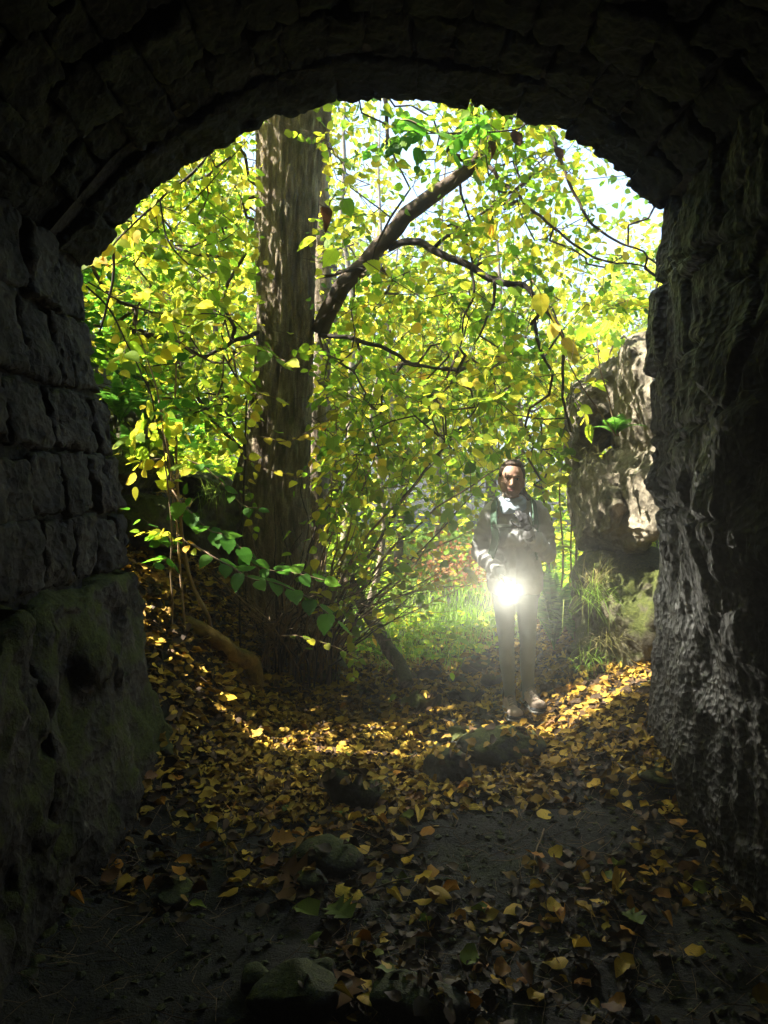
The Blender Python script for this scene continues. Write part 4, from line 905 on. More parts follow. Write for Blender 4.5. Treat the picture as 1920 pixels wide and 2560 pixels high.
near_spray([(600, 1370, 4, 4.3), (660, 1420, 4, 4.25), (730, 1430, 3, 4.2), (815, 1450, 3, 4.2)], 9, .085, 'smaller green spray just above the drooping one', 3)
near_spray([(470, 1150, 4, 4.5), (540, 1190, 4, 4.5), (600, 1260, 3, 4.45), (650, 1270, 3, 4.4)], 8, .07, 'small spray of green leaves left of the massive trunk', 4)
near_spray([(590, 870, 4, 4.5), (640, 860, 4, 4.5), (690, 890, 3, 4.45), (720, 905, 3, 4.4)], 5, .11, 'two-tone leaf sprig hanging before the upper trunk', 5, 'leaf')
near_spray([(600, 940, 4, 4.6), (650, 985, 4, 4.6), (690, 995, 3, 4.6)], 4, .085, 'leaf sprig before the middle of the trunk', 6, 'leaf')
near_spray([(640, 1090, 3, 4.7), (720, 1100, 3, 4.7), (800, 1060, 3, 4.7), (850, 1020, 3, 4.7)], 10, .08, 'yellow leaf sprig crossing the massive trunk', 7, 'leaf_yellow')
near_spray([(620, 1150, 3, 4.7), (700, 1180, 3, 4.7), (780, 1200, 3, 4.7), (820, 1240, 3, 4.7)], 8, .055, 'thin pale leaf sprig low on the massive trunk', 8, 'leaf_yellow')
near_spray([(1000, 300, 4, 4.3), (1040, 310, 4, 4.3), (1090, 330, 3, 4.25)], 5, .12, 'cluster of large dark green leaves under the top of the arch', 9)
near_spray([(1330, 700, 3, 4.5), (1380, 790, 3, 4.5), (1420, 870, 3, 4.5), (1470, 900, 3, 4.5)], 6, .12, 'large yellow leaves hanging at the sandstone outcrop', 10, 'leaf_yellow')
near_spray([(700, 1590, 3, 4.6), (780, 1600, 3, 4.6), (850, 1620, 3, 4.6), (900, 1650, 3, 4.6)], 9, .055, 'low sprig of small green leaves under the brush', 11, 'leaf')
# a withered bunch hanging from the crown
for k, (px_, py_, s_, lab) in enumerate([(1285, 345, .10, 'large brown curled dead leaf under the arch top right'), (1225, 378, .08, 'dark shrivelled dead leaf left of the large curled one'), (1392, 382, .08, 'small brown dead leaf below the right arch curve'), (805, 545, .14, 'black withered leaf bunch hanging right of the trunk')]):
    p = P(px_, py_, 4.8); o_ = place_leaf(('dead', k % 2), LIT[1+k % 2], MAT['dead'], p+Vector((0, 0, s_*.5)), (.2, .1, -1), (.4, -1, .2), s_, name='dead_leaf'); tag(o_, lab, 'leaf')
# young stems right of the girl
RGp = 'thin young stems between the girl and the outcrop'
for k, (pts, lab, ns) in enumerate([
    ([(1372, 1600, 9, 6.2), (1368, 1400, 8, 6.2), (1355, 1200, 6, 6.2), (1350, 1050, 5, 6.2)], 'pale stem partly hidden by the shoulder of the girl', 8),
    ([(1445, 1560, 8, 5.7), (1440, 1400, 7, 5.7), (1450, 1250, 5, 5.7), (1440, 1080, 4, 5.7)], 'upright stem close beside the outcrop edge', 6),
    ([(1400, 1570, 6, 6.0), (1405, 1400, 5, 6.0), (1400, 1250, 4, 6.0), (1415, 1100, 3, 6.0)], 'thin dark stem halfway between the girl and outcrop', 6),
    ([(1422, 1580, 5, 5.8), (1425, 1450, 5, 5.8), (1432, 1300, 4, 5.8), (1455, 1150, 3, 5.8)], 'finest stem with broad leaves beside the outcrop', 7)]):
    stem_plant('sapling', pts, lab, 'sapling', 'leaf_low', 'bark_pale' if k == 0 else 'bark_twig', nspr=ns, seed=20+k, group=RGp, ls=(.05, .09))
stem_plant('sapling', [(1545, 1090, 5, 4.4), (1520, 1000, 4, 4.4), (1500, 920, 4, 4.4), (1490, 850, 3, 4.4)], 'reddish bare twig growing out of the sandstone ledge', 'twig', 'leaf_low', 'bark_twig', nspr=1, seed=31, tall=False)
stem_plant('sapling', [(1540, 1090, 5, 4.4), (1500, 1030, 4, 4.4), (1450, 960, 4, 4.3), (1420, 900, 3, 4.2)], 'second bare twig curving left from the sandstone ledge', 'twig', 'leaf_low', 'bark_twig', nspr=1, seed=32, tall=False)

# leaning dead trunks and the fallen branch
def log(name, pts, label, cat, mat, sides=14, seed=0, amp=.02, shape=True):
    C, rad = px_spline(pts, .02); C = wobble(C, amp, 4, seed); a_ = Acc()
    def shp(V, C_, a, N_, B_):
        n, s, _ = V.shape; d = V-C_[:, None]; q = V.reshape(-1, 3); k = 1+.16*fbm(q*14, 3, seed).reshape(n, s)+.10*ridged(q*np.array([30, 30, 12]), 2, seed+3).reshape(n, s); return C_[:, None]+d*k[:, :, None]
    tube(a_, C, rad, sides, shape=shp); return tag(link(name, a_.mesh(name), MAT[mat]), label, cat)
log('leaning_trunk', [(855, 1425, 26, 6.0), (900, 1500, 30, 5.9), (945, 1580, 33, 5.75), (990, 1650, 34, 5.6), (1022, 1715, 36, 5.4)], 'dark dead trunk leaning down to the mossy stones right of the brush', 'dead trunk', 'bark', 20, 1)
log('leaning_trunk', [(800, 1590, 30, 6.1), (825, 1630, 32, 6.0), (855, 1680, 36, 5.9)], 'short dark stump end leaning behind the brush', 'dead trunk', 'bark', 16, 2)
log('fallen_branch', [(330, 1455, 20, 4.55), (380, 1500, 26, 4.55), (440, 1535, 30, 4.6), (500, 1565, 33, 4.65), (550, 1600, 38, 4.75), (590, 1640, 44, 4.9), (625, 1665, 50, 5.0), (640, 1720, 40, 5.0)], 'thick ochre branch fallen down the leafy bank by the mossy slab', 'branch', 'log', 20, 3)
log('fallen_branch', [(430, 1480, 12, 5.0), (425, 1520, 13, 4.8), (430, 1560, 12, 4.6)], 'short broken branch end lying above the thick ochre branch', 'branch', 'log', 10, 4)
def gstick(pts, w, label, seed, mat='bark_twig', lift=.012):
    C = []; 
    for q_ in pts: g_ = Gp(*q_); C.append((g_.x, g_.y, g_.z+lift))
    C, rad = spline(C, list(np.linspace(w, w*.45, len(C))), .03); C = wobble(C, .012, 6, seed)
    C[:, 2] = np.maximum(C[:, 2], hgt(C[:, 0], C[:, 1])+w*.5); a_ = Acc()
    if w > .01:
        C = wobble(C, .03, 5, seed+40); rad = rad*.8
        tube(a_, C, rad, 14, shape=lambda V, C_, a, N_, B_: C_[:, None]+(V-C_[:, None])*(1+.25*ridged(V.reshape(-1, 3)*45, 3, seed).reshape(V.shape[:2])[:, :, None]))
        j = len(C)//2; tube(a_, [C[j], C[j]+np.array([.03, .01, .03])], [rad[j]*.5, rad[j]*.25], 6)
    else: tube(a_, C, rad, 6); return tag(link('stick', a_.mesh('stick'), MAT[mat]), label, 'stick', 'sticks lying on the tunnel floor')
gstick([(1510, 2300), (1540, 2390), (1580, 2500)], .022, 'thick pale stick in the dark floor near the right wall', 1, 'stick')
gstick([(1530, 2420), (1500, 2500), (1470, 2550)], .016, 'stick crossing beneath the thick pale one', 2, 'stick')
gstick([(1680, 2165), (1710, 2220), (1760, 2310)], .024, 'mouldy stick at the foot of the dark right wall', 3, 'stick')
gstick([(1465, 1800), (1530, 1900), (1580, 1950), (1625, 1990)], .006, 'pale bent twig on the leaves right of the shoes', 4, 'bark_pale')
gstick([(530, 2010), (545, 2090), (590, 2160), (650, 2220), (740, 2270)], .005, 'long curved tendril snaking over the leaves', 5, 'log')
gstick([(760, 1690), (860, 1770), (960, 1860), (1010, 1925)], .005, 'long straight twig slanting from the brush to the rocks', 6)
gstick([(860, 2035), (960, 2010), (1080, 2000)], .005, 'thin twig lying below the blue-grey rock', 7, 'log')
gstick([(770, 1990), (790, 1960), (830, 1900)], .005, 'thin twig sloping up beside the blue-grey rock', 8, 'bark_pale')
gstick([(830, 2260), (950, 2230), (1090, 2195)], .004, 'pale straw-like twig across the dark lower floor', 9, 'bark_pale')
gstick([(420, 2020), (430, 2060), (450, 2085)], .004, 'short upright-looking straw among left leaves', 10, 'log')
gstick([(640, 2000), (635, 2040), (630, 2085)], .004, 'short dry straw in the middle of yellow leaves', 11, 'log')
gstick([(1020, 1725), (950, 1735), (880, 1745)], .006, 'horizontal twig lying by the leaning trunk foot', 12)
gstick([(1360, 2080), (1340, 2150), (1335, 2200)], .004, 'faint twig on bare soil beneath the shoes', 13)

# ================================================================== fern, grass tufts, ground plants
def fern(px_, py_, D_, L, n, label, seed, mat, spread=.45, name='fern', cat='fern', leaf=.10, base=None, out_dir=None):
    rr = np.random.default_rng(seed); b = P(px_, py_, D_) if base is None else Vector(base); org = (b.x, b.y, b.z); root = empty(name, org, label, cat)
    for k in range(n):
        az = rr.uniform(0, 2*math.pi) if out_dir is None else out_dir+rr.normal()*.7; sp = rr.uniform(.3, 1)*spread; Lk = L*rr.uniform(.75, 1.1); m_ = 34
        t_ = np.linspace(0, 1, m_); R_ = Lk*sp*(t_+.9*t_**2)*.7; Z_ = Lk*(t_-.42*sp*2*t_**2.2)
        C = np.stack([b.x+np.cos(az)*R_, b.y+np.sin(az)*R_, b.z+Z_], 1); acc = Acc(); tube(acc, C, np.linspace(.0035, .001, m_), 4, False)
        T = np.gradient(C, axis=0); T /= np.linalg.norm(T, axis=1)[:, None]; sd = np.cross(T, [math.cos(az)*.3, math.sin(az)*.3, 1.0]); sd = np.cross(T, np.array([-math.sin(az), math.cos(az), 0]))
        sdv = np.array([-math.sin(az), math.cos(az), 0.0])
        for i in range(5, m_):
            u_ = (i-5)/(m_-5); wl = leaf*L*1.4*math.sin(math.pi*min(1, (u_*.86+.14)))**.8*(1-u_*.35)
            for s in (-1, 1):
                d = sdv*s+T[i]*.35+np.array([0, 0, -.15]); d /= np.linalg.norm(d); w_ = T[i]*Lk*.013; c0 = C[i]
                acc.add(np.array([c0-w_, c0+w_, c0+d*wl*.6+w_*.8, c0+d*wl, c0+d*wl*.6-w_*.8]), [(0, 1, 2, 3, 4)])
        link('frond', acc.mesh('frond', False, org=org), mat, root)
    return root
MAT['fern'] = leaf_mat('fern_green', [(0.0, (0.05, 0.17, 0.02)), (0.5, (0.10, 0.26, 0.03)), (1.0, (0.2, 0.34, 0.05))], spots=0, trans=.5)
MAT['grass'] = leaf_mat('grass_blades', [(0.0, (0.09, 0.20, 0.02)), (0.5, (0.19, 0.32, 0.04)), (0.85, (0.34, 0.42, 0.08)), (1.0, (0.40, 0.33, 0.12))], spots=0, trans=.5, rough=.5)
MAT['dry_grass'] = leaf_mat('dry_grass', [(0.0, (0.10, 0.12, 0.03)), (0.6, (0.24, 0.22, 0.08)), (1.0, (0.36, 0.28, 0.14))], spots=0, trans=.4)
g_ = Gp(1380, 1640)
fern(0, 0, 0, .62, 13, 'tall feathery green fern right behind the legs of the girl', 1, MAT['fern'], .38, base=(P(1385, 1600, 5.5).x, 5.5, H(P(1385, 1600, 5.5).x, 5.5)))
fern(0, 0, 0, .38, 9, 'low fern at the foot of the outcrop beside the path', 2, MAT['fern'], .5, base=(P(1440, 1600, 5.3).x, 5.3, H(P(1440, 1600, 5.3).x, 5.3)))
fern(330, 1175, 4.75, .42, 8, 'fern hanging from the mossy wall next to the jamb', 3, MAT['fern'], .9, out_dir=-1.2)
fern(380, 1090, 4.9, .45, 9, 'fern drooping from the top of the mossy wall', 4, MAT['fern'], .8, out_dir=-1.4)
fern(300, 1060, 4.7, .40, 8, 'topmost fern half hidden behind the left jamb', 5, MAT['fern'], .8, out_dir=-1.0)
fern(1540, 1090, 4.42, .16, 8, 'small fern growing from the crack in the sandstone', 6, MAT['fern'], .8, leaf=.3)
def blades(name, base, L, n, label, seed, mat, droop=1.2, spread=.05, cat='grass tuft', w=.0022, dirv=(0, -1, 0), kind='stuff'):
    rr = np.random.default_rng(seed); V = []; Fc = []
    for k in range(n):
        b = np.array(base)+rr.normal(size=3)*spread*np.array([1, .5, .5]); d = np.array([0, 0, 1.0])*rr.uniform(.2, 1)+rr.normal(size=3)*.5+np.array(dirv)*.5; d /= np.linalg.norm(d); l_ = L*rr.uniform(.5, 1.1); pr = []; cur = b.copy(); sd = rr.normal(size=3)*[1, 1, .1]; sd /= np.linalg.norm(sd)
        for i in range(6): pr.append(cur.copy()); d = d+np.array([0, 0, -droop/5]); d /= np.linalg.norm(d); cur = cur+d*l_/5
        o_ = len(V)
        for i, q_ in enumerate(pr): ww = w*(1-i/5.4); V += [q_-sd*ww, q_+sd*ww]
        for i in range(5): Fc.append((o_+2*i, o_+2*i+1, o_+2*i+3, o_+2*i+2))
    o_ = link(name, mesh(name, V, Fc, org=tuple(base)), mat, loc=base); return tag(o_, label, cat)
TG = 'grass tufts hanging on the rocks'
for k, (px_, py_, D_, L, n, lab) in enumerate([(1490, 1450, 4.6, .28, 160, 'long dry grass hanging below the sandstone overhang'), (1480, 1490, 4.55, .32, 170, 'hanging grass midway down the mossy rock'), (1520, 1600, 4.5, .22, 110, 'grass tuft near the foot of the mossy rock'), (1470, 1650, 4.6, .2, 110, 'grass tuft where the mossy rock meets the leaves'), (1475, 1135, 4.75, .16, 90, 'brown grass wisp on the ledge beneath the sunlit sandstone'), (340, 1130, 4.7, .3, 150, 'grass tuft spilling over the mossy wall by the jamb'), (400, 1180, 4.9, .3, 140, 'grass tuft at the corner of the mossy wall'), (530, 1230, 5.4, .25, 120, 'grass fringe on the farther mossy wall stone')]):
    o_ = blades('grass_tuft', P(px_, py_, D_), L*.75, int(n*.7), lab, k, MAT['dry_grass' if k % 2 == 0 else 'grass']); o_['group'] = TG
# meadow grass and leafy ground cover outside
def scatter(n, x0, x1, y0, y1, keep, seed):
    rr = np.random.default_rng(seed); out_ = []
    while len(out_) < n:
        p = np.stack([rr.uniform(x0, x1, n*2), y0+(y1-y0)*rr.random(n*2)**1.3], 1); out_ += list(p[keep(p, rr)])
    return np.array(out_[:n])
px_ok = lambda p: np.ones(len(p), bool)
def kg(p, rr): return (p[:, 0] > -1.2+.0*p[:, 1]) & (p[:, 0] < .3*p[:, 1]+.4) & ~((p[:, 1] < 7) & (np.abs(p[:, 0]-.55) > .8) & (p[:, 0] < 1.0)) & (rr.random(len(p)) < .6+fbm(np.c_[p*1.3, p[:, 0]*0], 3, 5))
q_ = scatter(15000, -2.5, 6.5, 5.9, 19, kg, 12); rr = np.random.default_rng(12); n = len(q_); z = hgt(q_[:, 0], q_[:, 1]); L = rr.uniform(.10, .28, n)*(1+.3*(q_[:, 1] > 9)); az = rr.uniform(0, 6.28, n); sd = np.stack([np.cos(az), np.sin(az), az*0], 1)*.0035*(q_[:, 1]/7)[:, None]; ln_ = rr.normal(size=(n, 3))*[.35, .35, 0]; b = np.c_[q_, z-.01]; m1 = b+np.c_[ln_[:, :2]*L[:, None]*.45, L*.62]; tp_ = b+np.c_[ln_[:, :2]*L[:, None]*1.4, L*.9]
V = np.stack([b-sd, b+sd, m1+sd*.8, m1-sd*.8, tp_], 1).reshape(-1, 3); k_ = np.arange(n)[:, None]*5; fcs = [tuple(int(v) for v in f) for f in np.concatenate([k_+np.array([[0, 1, 2, 3]])])]+[tuple(int(v) for v in f) for f in (k_+np.array([[3, 2, 4]]))]
tag(link('grass', mesh('grass', V, fcs), MAT['grass']), 'bright grass of the clearing beyond the path', 'grass', kind='stuff')
def cover(name, n, box, hz, ls, mat, label, seed, keep=None, cat='undergrowth'):
    rr = np.random.default_rng(seed); kp = keep or (lambda p, rr: np.ones(len(p), bool)); q_ = scatter(n, *box, kp, seed); z = hgt(q_[:, 0], q_[:, 1])+rr.random(n)**1.5*hz*(.4+.6*np.clip(.5+fbm(np.c_[q_*.9, q_[:, 0]*0], 3, seed), 0, 1)*2); az = rr.uniform(0, 6.28, n)
    o_ = leaf_mass(name, np.c_[q_, z], np.stack([np.cos(az), np.sin(az), rr.uniform(-.5, .4, n)], 1), rr.normal(size=(n, 3))*.55+[0, 0, 1], rr.uniform(*ls, n), LT[:2], MAT[mat], None, seed); return tag(o_, label, cat, kind='stuff')
cover('undergrowth', 20000, (-4.0, 6, 8.2, 14), 1.5, (.05, .095), 'leaf_low', 'yellow-green undergrowth at the back of the clearing', 1, lambda p, rr: (rr.random(len(p)) < .35+fbm(np.c_[p*1.0, p[:, 0]*0], 3, 77)) & ~((np.abs(p[:, 0]-.12*p[:, 1]) < .5) & (p[:, 1] < 9)) & ~((p[:, 0] > .2) & (p[:, 0] < 2.0) & (p[:, 1] < 12.5) & (rr.random(len(p)) < .85)))
cover('ground_plants', 2200, (-1.6, 2.2, 5.9, 8.5), .16, (.035, .07), 'leaf_low', 'small leafy ground plants around the path end', 2, lambda p, rr: (rr.random(len(p)) < .1+fbm(np.c_[p*2, p[:, 0]*0], 3, 7)))
cover('bank_plants', 5200, (-6.0, -1.75, 4.3, 9), .7, (.05, .10), 'leaf_green', 'green plants covering the top of the left bank', 3)
cover('bank_plants', 1500, (2.2, 5, 4.4, 8), .4, (.04, .09), 'leaf_low', 'plants covering the bank behind the sandstone outcrop', 4)
# red shrub
rr = np.random.default_rng(8); c0 = P(1170, 1430, 10.5); n = 900; pz = np.array([c0.x, c0.y, c0.z])+rr.normal(size=(n, 3))*[.42, .4, .2]
rsx = empty('red_shrub', (c0.x, c0.y, H(c0.x, c0.y)), 'reddish orange bush glowing beside the torch behind the girl', 'shrub'); ro = rsx.location[:]
leaf_mass('foliage', pz, rr.normal(size=(n, 3)), rr.normal(size=(n, 3))+[0, 0, .5], rr.uniform(.04, .07, n), LT[:1], MAT['leaf_red'], rsx, 1, ro, 'stuff'); a_ = Acc()
for k in range(14): e = np.array(pz[k*7]); tube(a_, wobble(np.linspace(np.array([c0.x, c0.y, ro[2]]), e, 6), .05, 2, k), np.linspace(.008, .002, 6), 4, False)
x_ = link('branches', a_.mesh('branches', org=ro), MAT['bark_twig'], rsx)

# ================================================================== chain-link fence
fx0, fx1, fy_ = -.6, 2.3, 12.6; fz = H(1.0, fy_); fence = empty('chain_link_fence', (1.0, fy_, fz), 'rusty-green chain-link fence in the wood left of the girl', 'fence'); FO = (1.0, fy_, fz)
MAT['fence'] = plain('fence_wire', (0.30, 0.36, 0.33), .5, metallic=.4)
a_ = Acc(); s_ = .075; hh = 1.15; nW = int((fx1-fx0)/s_)
for k in range(nW):
    x0 = fx0+k*s_; zz = np.arange(0, hh, s_/2); zig = np.array([(x0+(s_ if i % 2 else 0), fy_+(.004 if i % 2 else -.004), fz+.03+z_) for i, z_ in enumerate(zz)])
    tube(a_, zig, np.full(len(zig), .0028), 3, False)
x_ = link('wire_mesh', a_.mesh('wire_mesh', org=FO), MAT['fence'], fence); x_['kind'] = 'stuff'
for k in range(3):
    a_ = Acc(); xx = fx0+k*(fx1-fx0)/2; tube(a_, [(xx, fy_+.03, fz-.2), (xx, fy_+.03, fz+1.25)], [.025, .025], 10); link('post', a_.mesh('post', org=FO), MAT['fence'], fence)
for zz in (.04, 1.18):
    a_ = Acc(); tube(a_, [(fx0, fy_, fz+zz), (fx1, fy_, fz+zz)], [.004, .004], 5); link('tension_wire', a_.mesh('tension_wire', org=FO), MAT['fence'], fence)

# ================================================================== fallen leaves
def litter_density(x, y):
    q = np.stack([x, y, x*0], 1); n_ = fbm(q*2.2, 3, 55); d = .32+n_*.9+.30*smooth(.35, .0, x)*smooth(2.6, 3.0, y)
    d = d+.55*smooth(3.0, 3.9, y)*(1-smooth(5.6, 7.0, y))+.5*smooth(-.7, -1.1, x)*smooth(3.6, 4.2, y)
    d = d-.35*np.exp(-(((x-.42)/.22)**2+((y-3.4)/.7)**2))-.16*smooth(3.1, 2.5, y)+.3*smooth(.5, .9, x)*smooth(3.4, 4.2, y)
    d = d-.5*np.exp(-(((x-.62)/.3)**2+((y-5.0)/.8)**2))
    return d
rr = np.random.default_rng(101); N_ = 52000; x = rr.uniform(-2.0, 2.1, N_); y = 1.9+5.6*rr.random(N_)**1.0
kp = (rr.random(N_)*1.15 < litter_density(x, y)) & ((y > D0) | ((x > -1.2) & (x < 1.36))); x, y = x[kp], y[kp]
z = hgt(x, y); e_ = .02; gx_ = (hgt(x+e_, y)-hgt(x-e_, y))/(2*e_); gy_ = (hgt(x, y+e_)-hgt(x, y-e_))/(2*e_)
nrm = np.stack([-gx_*.7, -gy_*.7, np.ones_like(x)], 1)+rr.normal(size=(len(x), 3))*[.30, .30, .05]; az = rr.uniform(0, 6.28, len(x)); d = np.stack([np.cos(az), np.sin(az), az*0], 1); sz = rr.uniform(.030, .068, len(x)); pos = np.stack([x, y, z+rr.uniform(.006, .022, len(x))], 1)
brn = rr.random(len(x)) < .40+.30*smooth(3.4, 2.8, y)  # share of dark leaves rises towards the viewer, dimming the near floor by colour
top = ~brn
px, py, dep = in_view(pos); vis = (px > 150) & (px < 1750) & (py < 2540) & (y < 5.2)
# the 300 that show largest become things of their own
cand = np.where(top & vis)[0]; o_ = cand[np.argsort(-(sz[cand]/dep[cand]))]
far_pick = rr.permutation(cand[(y[cand] > 3.4)])[:90]; pick = list(o_[:210]); pick += [i for i in far_pick if i not in set(pick)]
pick = np.array(pick[:296]); restm = np.ones(len(x), bool); restm[pick] = False
FG = 'fallen leaves scattered over the tunnel floor'
CN = [('lit_yellow', 'bright yellow'), ('lit_orange', 'orange'), ('lit_brown', 'brown'), ('lit_green', 'greenish')]
LMK = [(g_[0], g_[1], nm_) for g_, nm_ in [(Gp(*q), nm_) for q, nm_ in [((885, 2010), 'blue-grey rock'), ((1120, 1955), 'angular wedge rock'), ((1270, 1885), 'broad rock before the shoes'), ((1055, 1765), 'mossy flat rock'), ((1078, 1700), 'dark blocky rock'), ((1165, 1745), 'grey rock near the shoes'), ((1008, 1700), 'green mossy stone'), ((905, 1735), 'small mossy hump'), ((820, 2165), 'flat dark slab'), ((435, 2260), 'lone pale grey stone'), ((740, 2540), 'black angular rock'), ((1040, 2540), 'wide brownish rock'), ((410, 1885), 'small stone by the slab'), ((1650, 1955), 'low rock by the wet wall'), ((1540, 2390), 'thick pale stick'), ((1710, 2240), 'mouldy stick'), ((1530, 1900), 'pale bent twig'), ((590, 2160), 'long curved tendril'), ((960, 1860), 'long slanting twig'), ((500, 1700), 'fallen ochre branch'), ((700, 1760), 'brushwood shrub'), ((950, 2240), 'pale straw-like twig'), ((1350, 1850), 'hiking shoes'), ((1450, 1700), 'mossy rock foot'), ((1340, 2150), 'faint twig on bare soil'), ((240, 2130), 'left wall foot'), ((620, 1900), 'dry leaf bank middle')]]]
def zone(x, y):
    if x < -.75 and y > 3.5: return 'on the bank by the fallen ochre branch'
    if x > .75 and y > 3.3: return 'on the slope below the mossy rock'
    if y > 4.1: return 'around the rocks on the path'
    if y > 3.2: return 'in the thick litter near the blue-grey rock'
    if y > 2.6: return 'on the dark soil inside the tunnel'
    return 'in the dim foreground of the tunnel floor'
for q, i in enumerate(pick):
    ci = int(rr.choice([0, 1, 2, 3], p=[.42, .32, .2, .06])); mt, cn_ = CN[ci]; s_ = sz[i]*(1.12 if q % 3 else 1.0); shape = int(rr.integers(0, 4))
    ow = {0: 'lying half folded', 1: 'lying curled', 2: 'lying creased lengthwise', 3: 'lying arched'}[shape]
    lo = place_leaf(('fall', mt, shape), LIT[shape], MAT[mt], pos[i]+np.array([0, 0, .01]), d[i], nrm[i], s_, name='fallen_leaf')
    dl = [math.hypot(x[i]-a[0], (y[i]-a[1])*.8) for a in LMK]; k_ = int(np.argmin(dl)); ax_, ay_, nm_ = LMK[k_]; dx_, dy_ = x[i]-ax_, y[i]-ay_
    rel = ('just ' if dl[k_] < .3 else '')+(('left of' if dx_ < 0 else 'right of') if abs(dx_) > abs(dy_) else ('in front of' if dy_ < 0 else 'behind'))
    if len(f'{cn_} {ow} {rel} the {nm_}'.split()) > 13: rel = rel.replace('just ', '')
    tag(lo, f'{cn_} fallen leaf {ow} {rel} the {nm_}'.replace('fallen leaf lying', 'fallen leaf,'), 'leaf', FG)
# a few that stand out by their size or kind
for px_, py_, s_, mt, sh, lab in [(700, 2195, .17, 'lit_brown', 4, 'large brown lobed maple leaf in the near dark left of centre'), (795, 2320, .12, 'lit_green', 0, 'greenish round leaf low in the middle of the floor'), (880, 2330, .13, 'lit_green', 4, 'yellow-green lobed leaf right of the greenish round one'), (840, 2240, .11, 'lit_yellow', 3, 'yellow oval leaf above the two greenish leaves'), (865, 2105, .07, 'lit_yellow', 3, 'small bright yellow leaf alone on the flat dark slab'), (675, 2125, .10, 'lit_orange', 4, 'orange lobed leaf left of the flat dark slab'), (1072, 2245, .08, 'lit_yellow', 3, 'round pale yellow leaf on bare soil'), (885, 2475, .14, 'lit_brown', 4, 'big dim brown maple leaf at the bottom centre'), (1552, 1910, .085, 'lit_yellow', 3, 'pale round leaf on the twig right of the shoes'), (545, 1750, .10, 'lit_yellow', 3, 'clear yellow leaf above the left litter'), (430, 1935, .13, 'lit_yellow', 0, 'long yellow leaf pair on the left litter'), (1352, 2040, .08, 'lit_yellow', 3, 'yellow leaf beneath the shoes on red-brown soil'), (1400, 1905, .06, 'lit_yellow', 1, 'small yellow leaf right of the rock under the shoes'), (1605, 2340, .10, 'lit_green', 4, 'oak-like green leaf in the near right dark')]:
    p = Gp(px_, py_); o_ = place_leaf(('falls', mt, sh), LIT[sh], MAT[mt], p+Vector((0, 0, .03)), (rr.normal(), rr.normal(), 0), (rr.normal()*.15, -.35, 1), s_, name='fallen_leaf'); tag(o_, lab, 'leaf')
m1 = restm & top; m2 = restm & brn
from mathutils.bvhtree import BVHTree
for ro_ in [o for o in bpy.data.objects if o.name.split('.')[0] == 'rock']:      # litter that falls on a rock lies on it
    c_ = np.array(ro_.location); vv_ = np.array([v.co[:] for v in ro_.data.vertices]); ext = np.abs(vv_).max(0); bt = BVHTree.FromPolygons([Vector(v)+ro_.location for v in vv_], [p.vertices[:] for p in ro_.data.polygons])
    for i in np.where(restm & (np.abs(pos[:, 0]-c_[0]) < ext[0]) & (np.abs(pos[:, 1]-c_[1]) < ext[1]))[0]:
        h_ = bt.ray_cast(Vector((pos[i, 0], pos[i, 1], 3)), Vector((0, 0, -1)))
        if h_[0] is not None and h_[0].z > pos[i, 2]:
            if h_[1].z > .55 and rr.random() < .8: pos[i, 2] = h_[0].z+.008; nrm[i] = np.array(h_[1])+rr.normal(size=3)*.2
tag(leaf_mass('leaf_litter', pos[m1], d[m1], nrm[m1], sz[m1], LIT[:4], MAT['litter'], None, 3), 'golden leaf litter covering the floor and bank', 'leaf litter', kind='stuff')
tag(leaf_mass('rotting_litter', pos[m2]-[0, 0, .004], d[m2], nrm[m2], sz[m2], LIT[:4], MAT['litter_dark'], None, 4), 'dark rotting leaves under the golden litter, thickened to dim the near floor', 'leaf litter', kind='stuff')
# small stones in the soil
n = 6000; x = rr.uniform(-1.4, 1.5, n); y = rr.uniform(1.9, 6.5, n); z = hgt(x, y); V = []; Fc = []; iv, ifc = icos(1)
for k in range(n):
    s_ = .004+.016*rr.random()**2.2*np.array([1, rr.uniform(.7, 1.2), rr.uniform(.5, .8)]); V.append(iv*s_*(1+.25*rr.normal(size=(len(iv), 1)))+[x[k], y[k], z[k]]); Fc += [tuple(j+k*len(iv) for j in f) for f in ifc]
tag(link('gravel', mesh('gravel', np.concatenate(V), Fc, False), MAT['floorrock']), 'small stones and crumbs in the dark soil', 'gravel', kind='stuff')
n = 2600; a_ = Acc(); rr = np.random.default_rng(5)
for k in range(n):
    x0, y0 = rr.uniform(-1.7, 1.6), rr.uniform(2.0, 6.8); L = rr.uniform(.03, .16); az = rr.uniform(0, 6.28); pts = np.array([[x0+math.cos(az)*L*t_, y0+math.sin(az)*L*t_, 0] for t_ in (0, .5, 1)]); pts[1, :2] += rr.normal(size=2)*.01; pts[:, 2] = hgt(pts[:, 0], pts[:, 1])+rr.uniform(.004, .03, 3); tube(a_, pts, [.0012, .0012, .0008], 3, False)
tag(link('twig_debris', a_.mesh('twig_debris'), MAT['bark_twig']), 'fine broken twigs and straws strewn through the litter', 'debris', kind='stuff')
# ================================================================== the girl
PD = 4.78
def G(px, py, dy=0.0):
    p = P(px, py, PD); return Vector((p.x, PD+dy, p.z))
PO = (G(1300, 1800).x, PD, min(G(1300, 1815).z, H(.82, PD)))
person = empty('person', PO, 'girl in grey sweatshirt and leggings standing on the path holding a lit torch', 'person')
SC = 1/F*PD     # metres per pixel at her distance

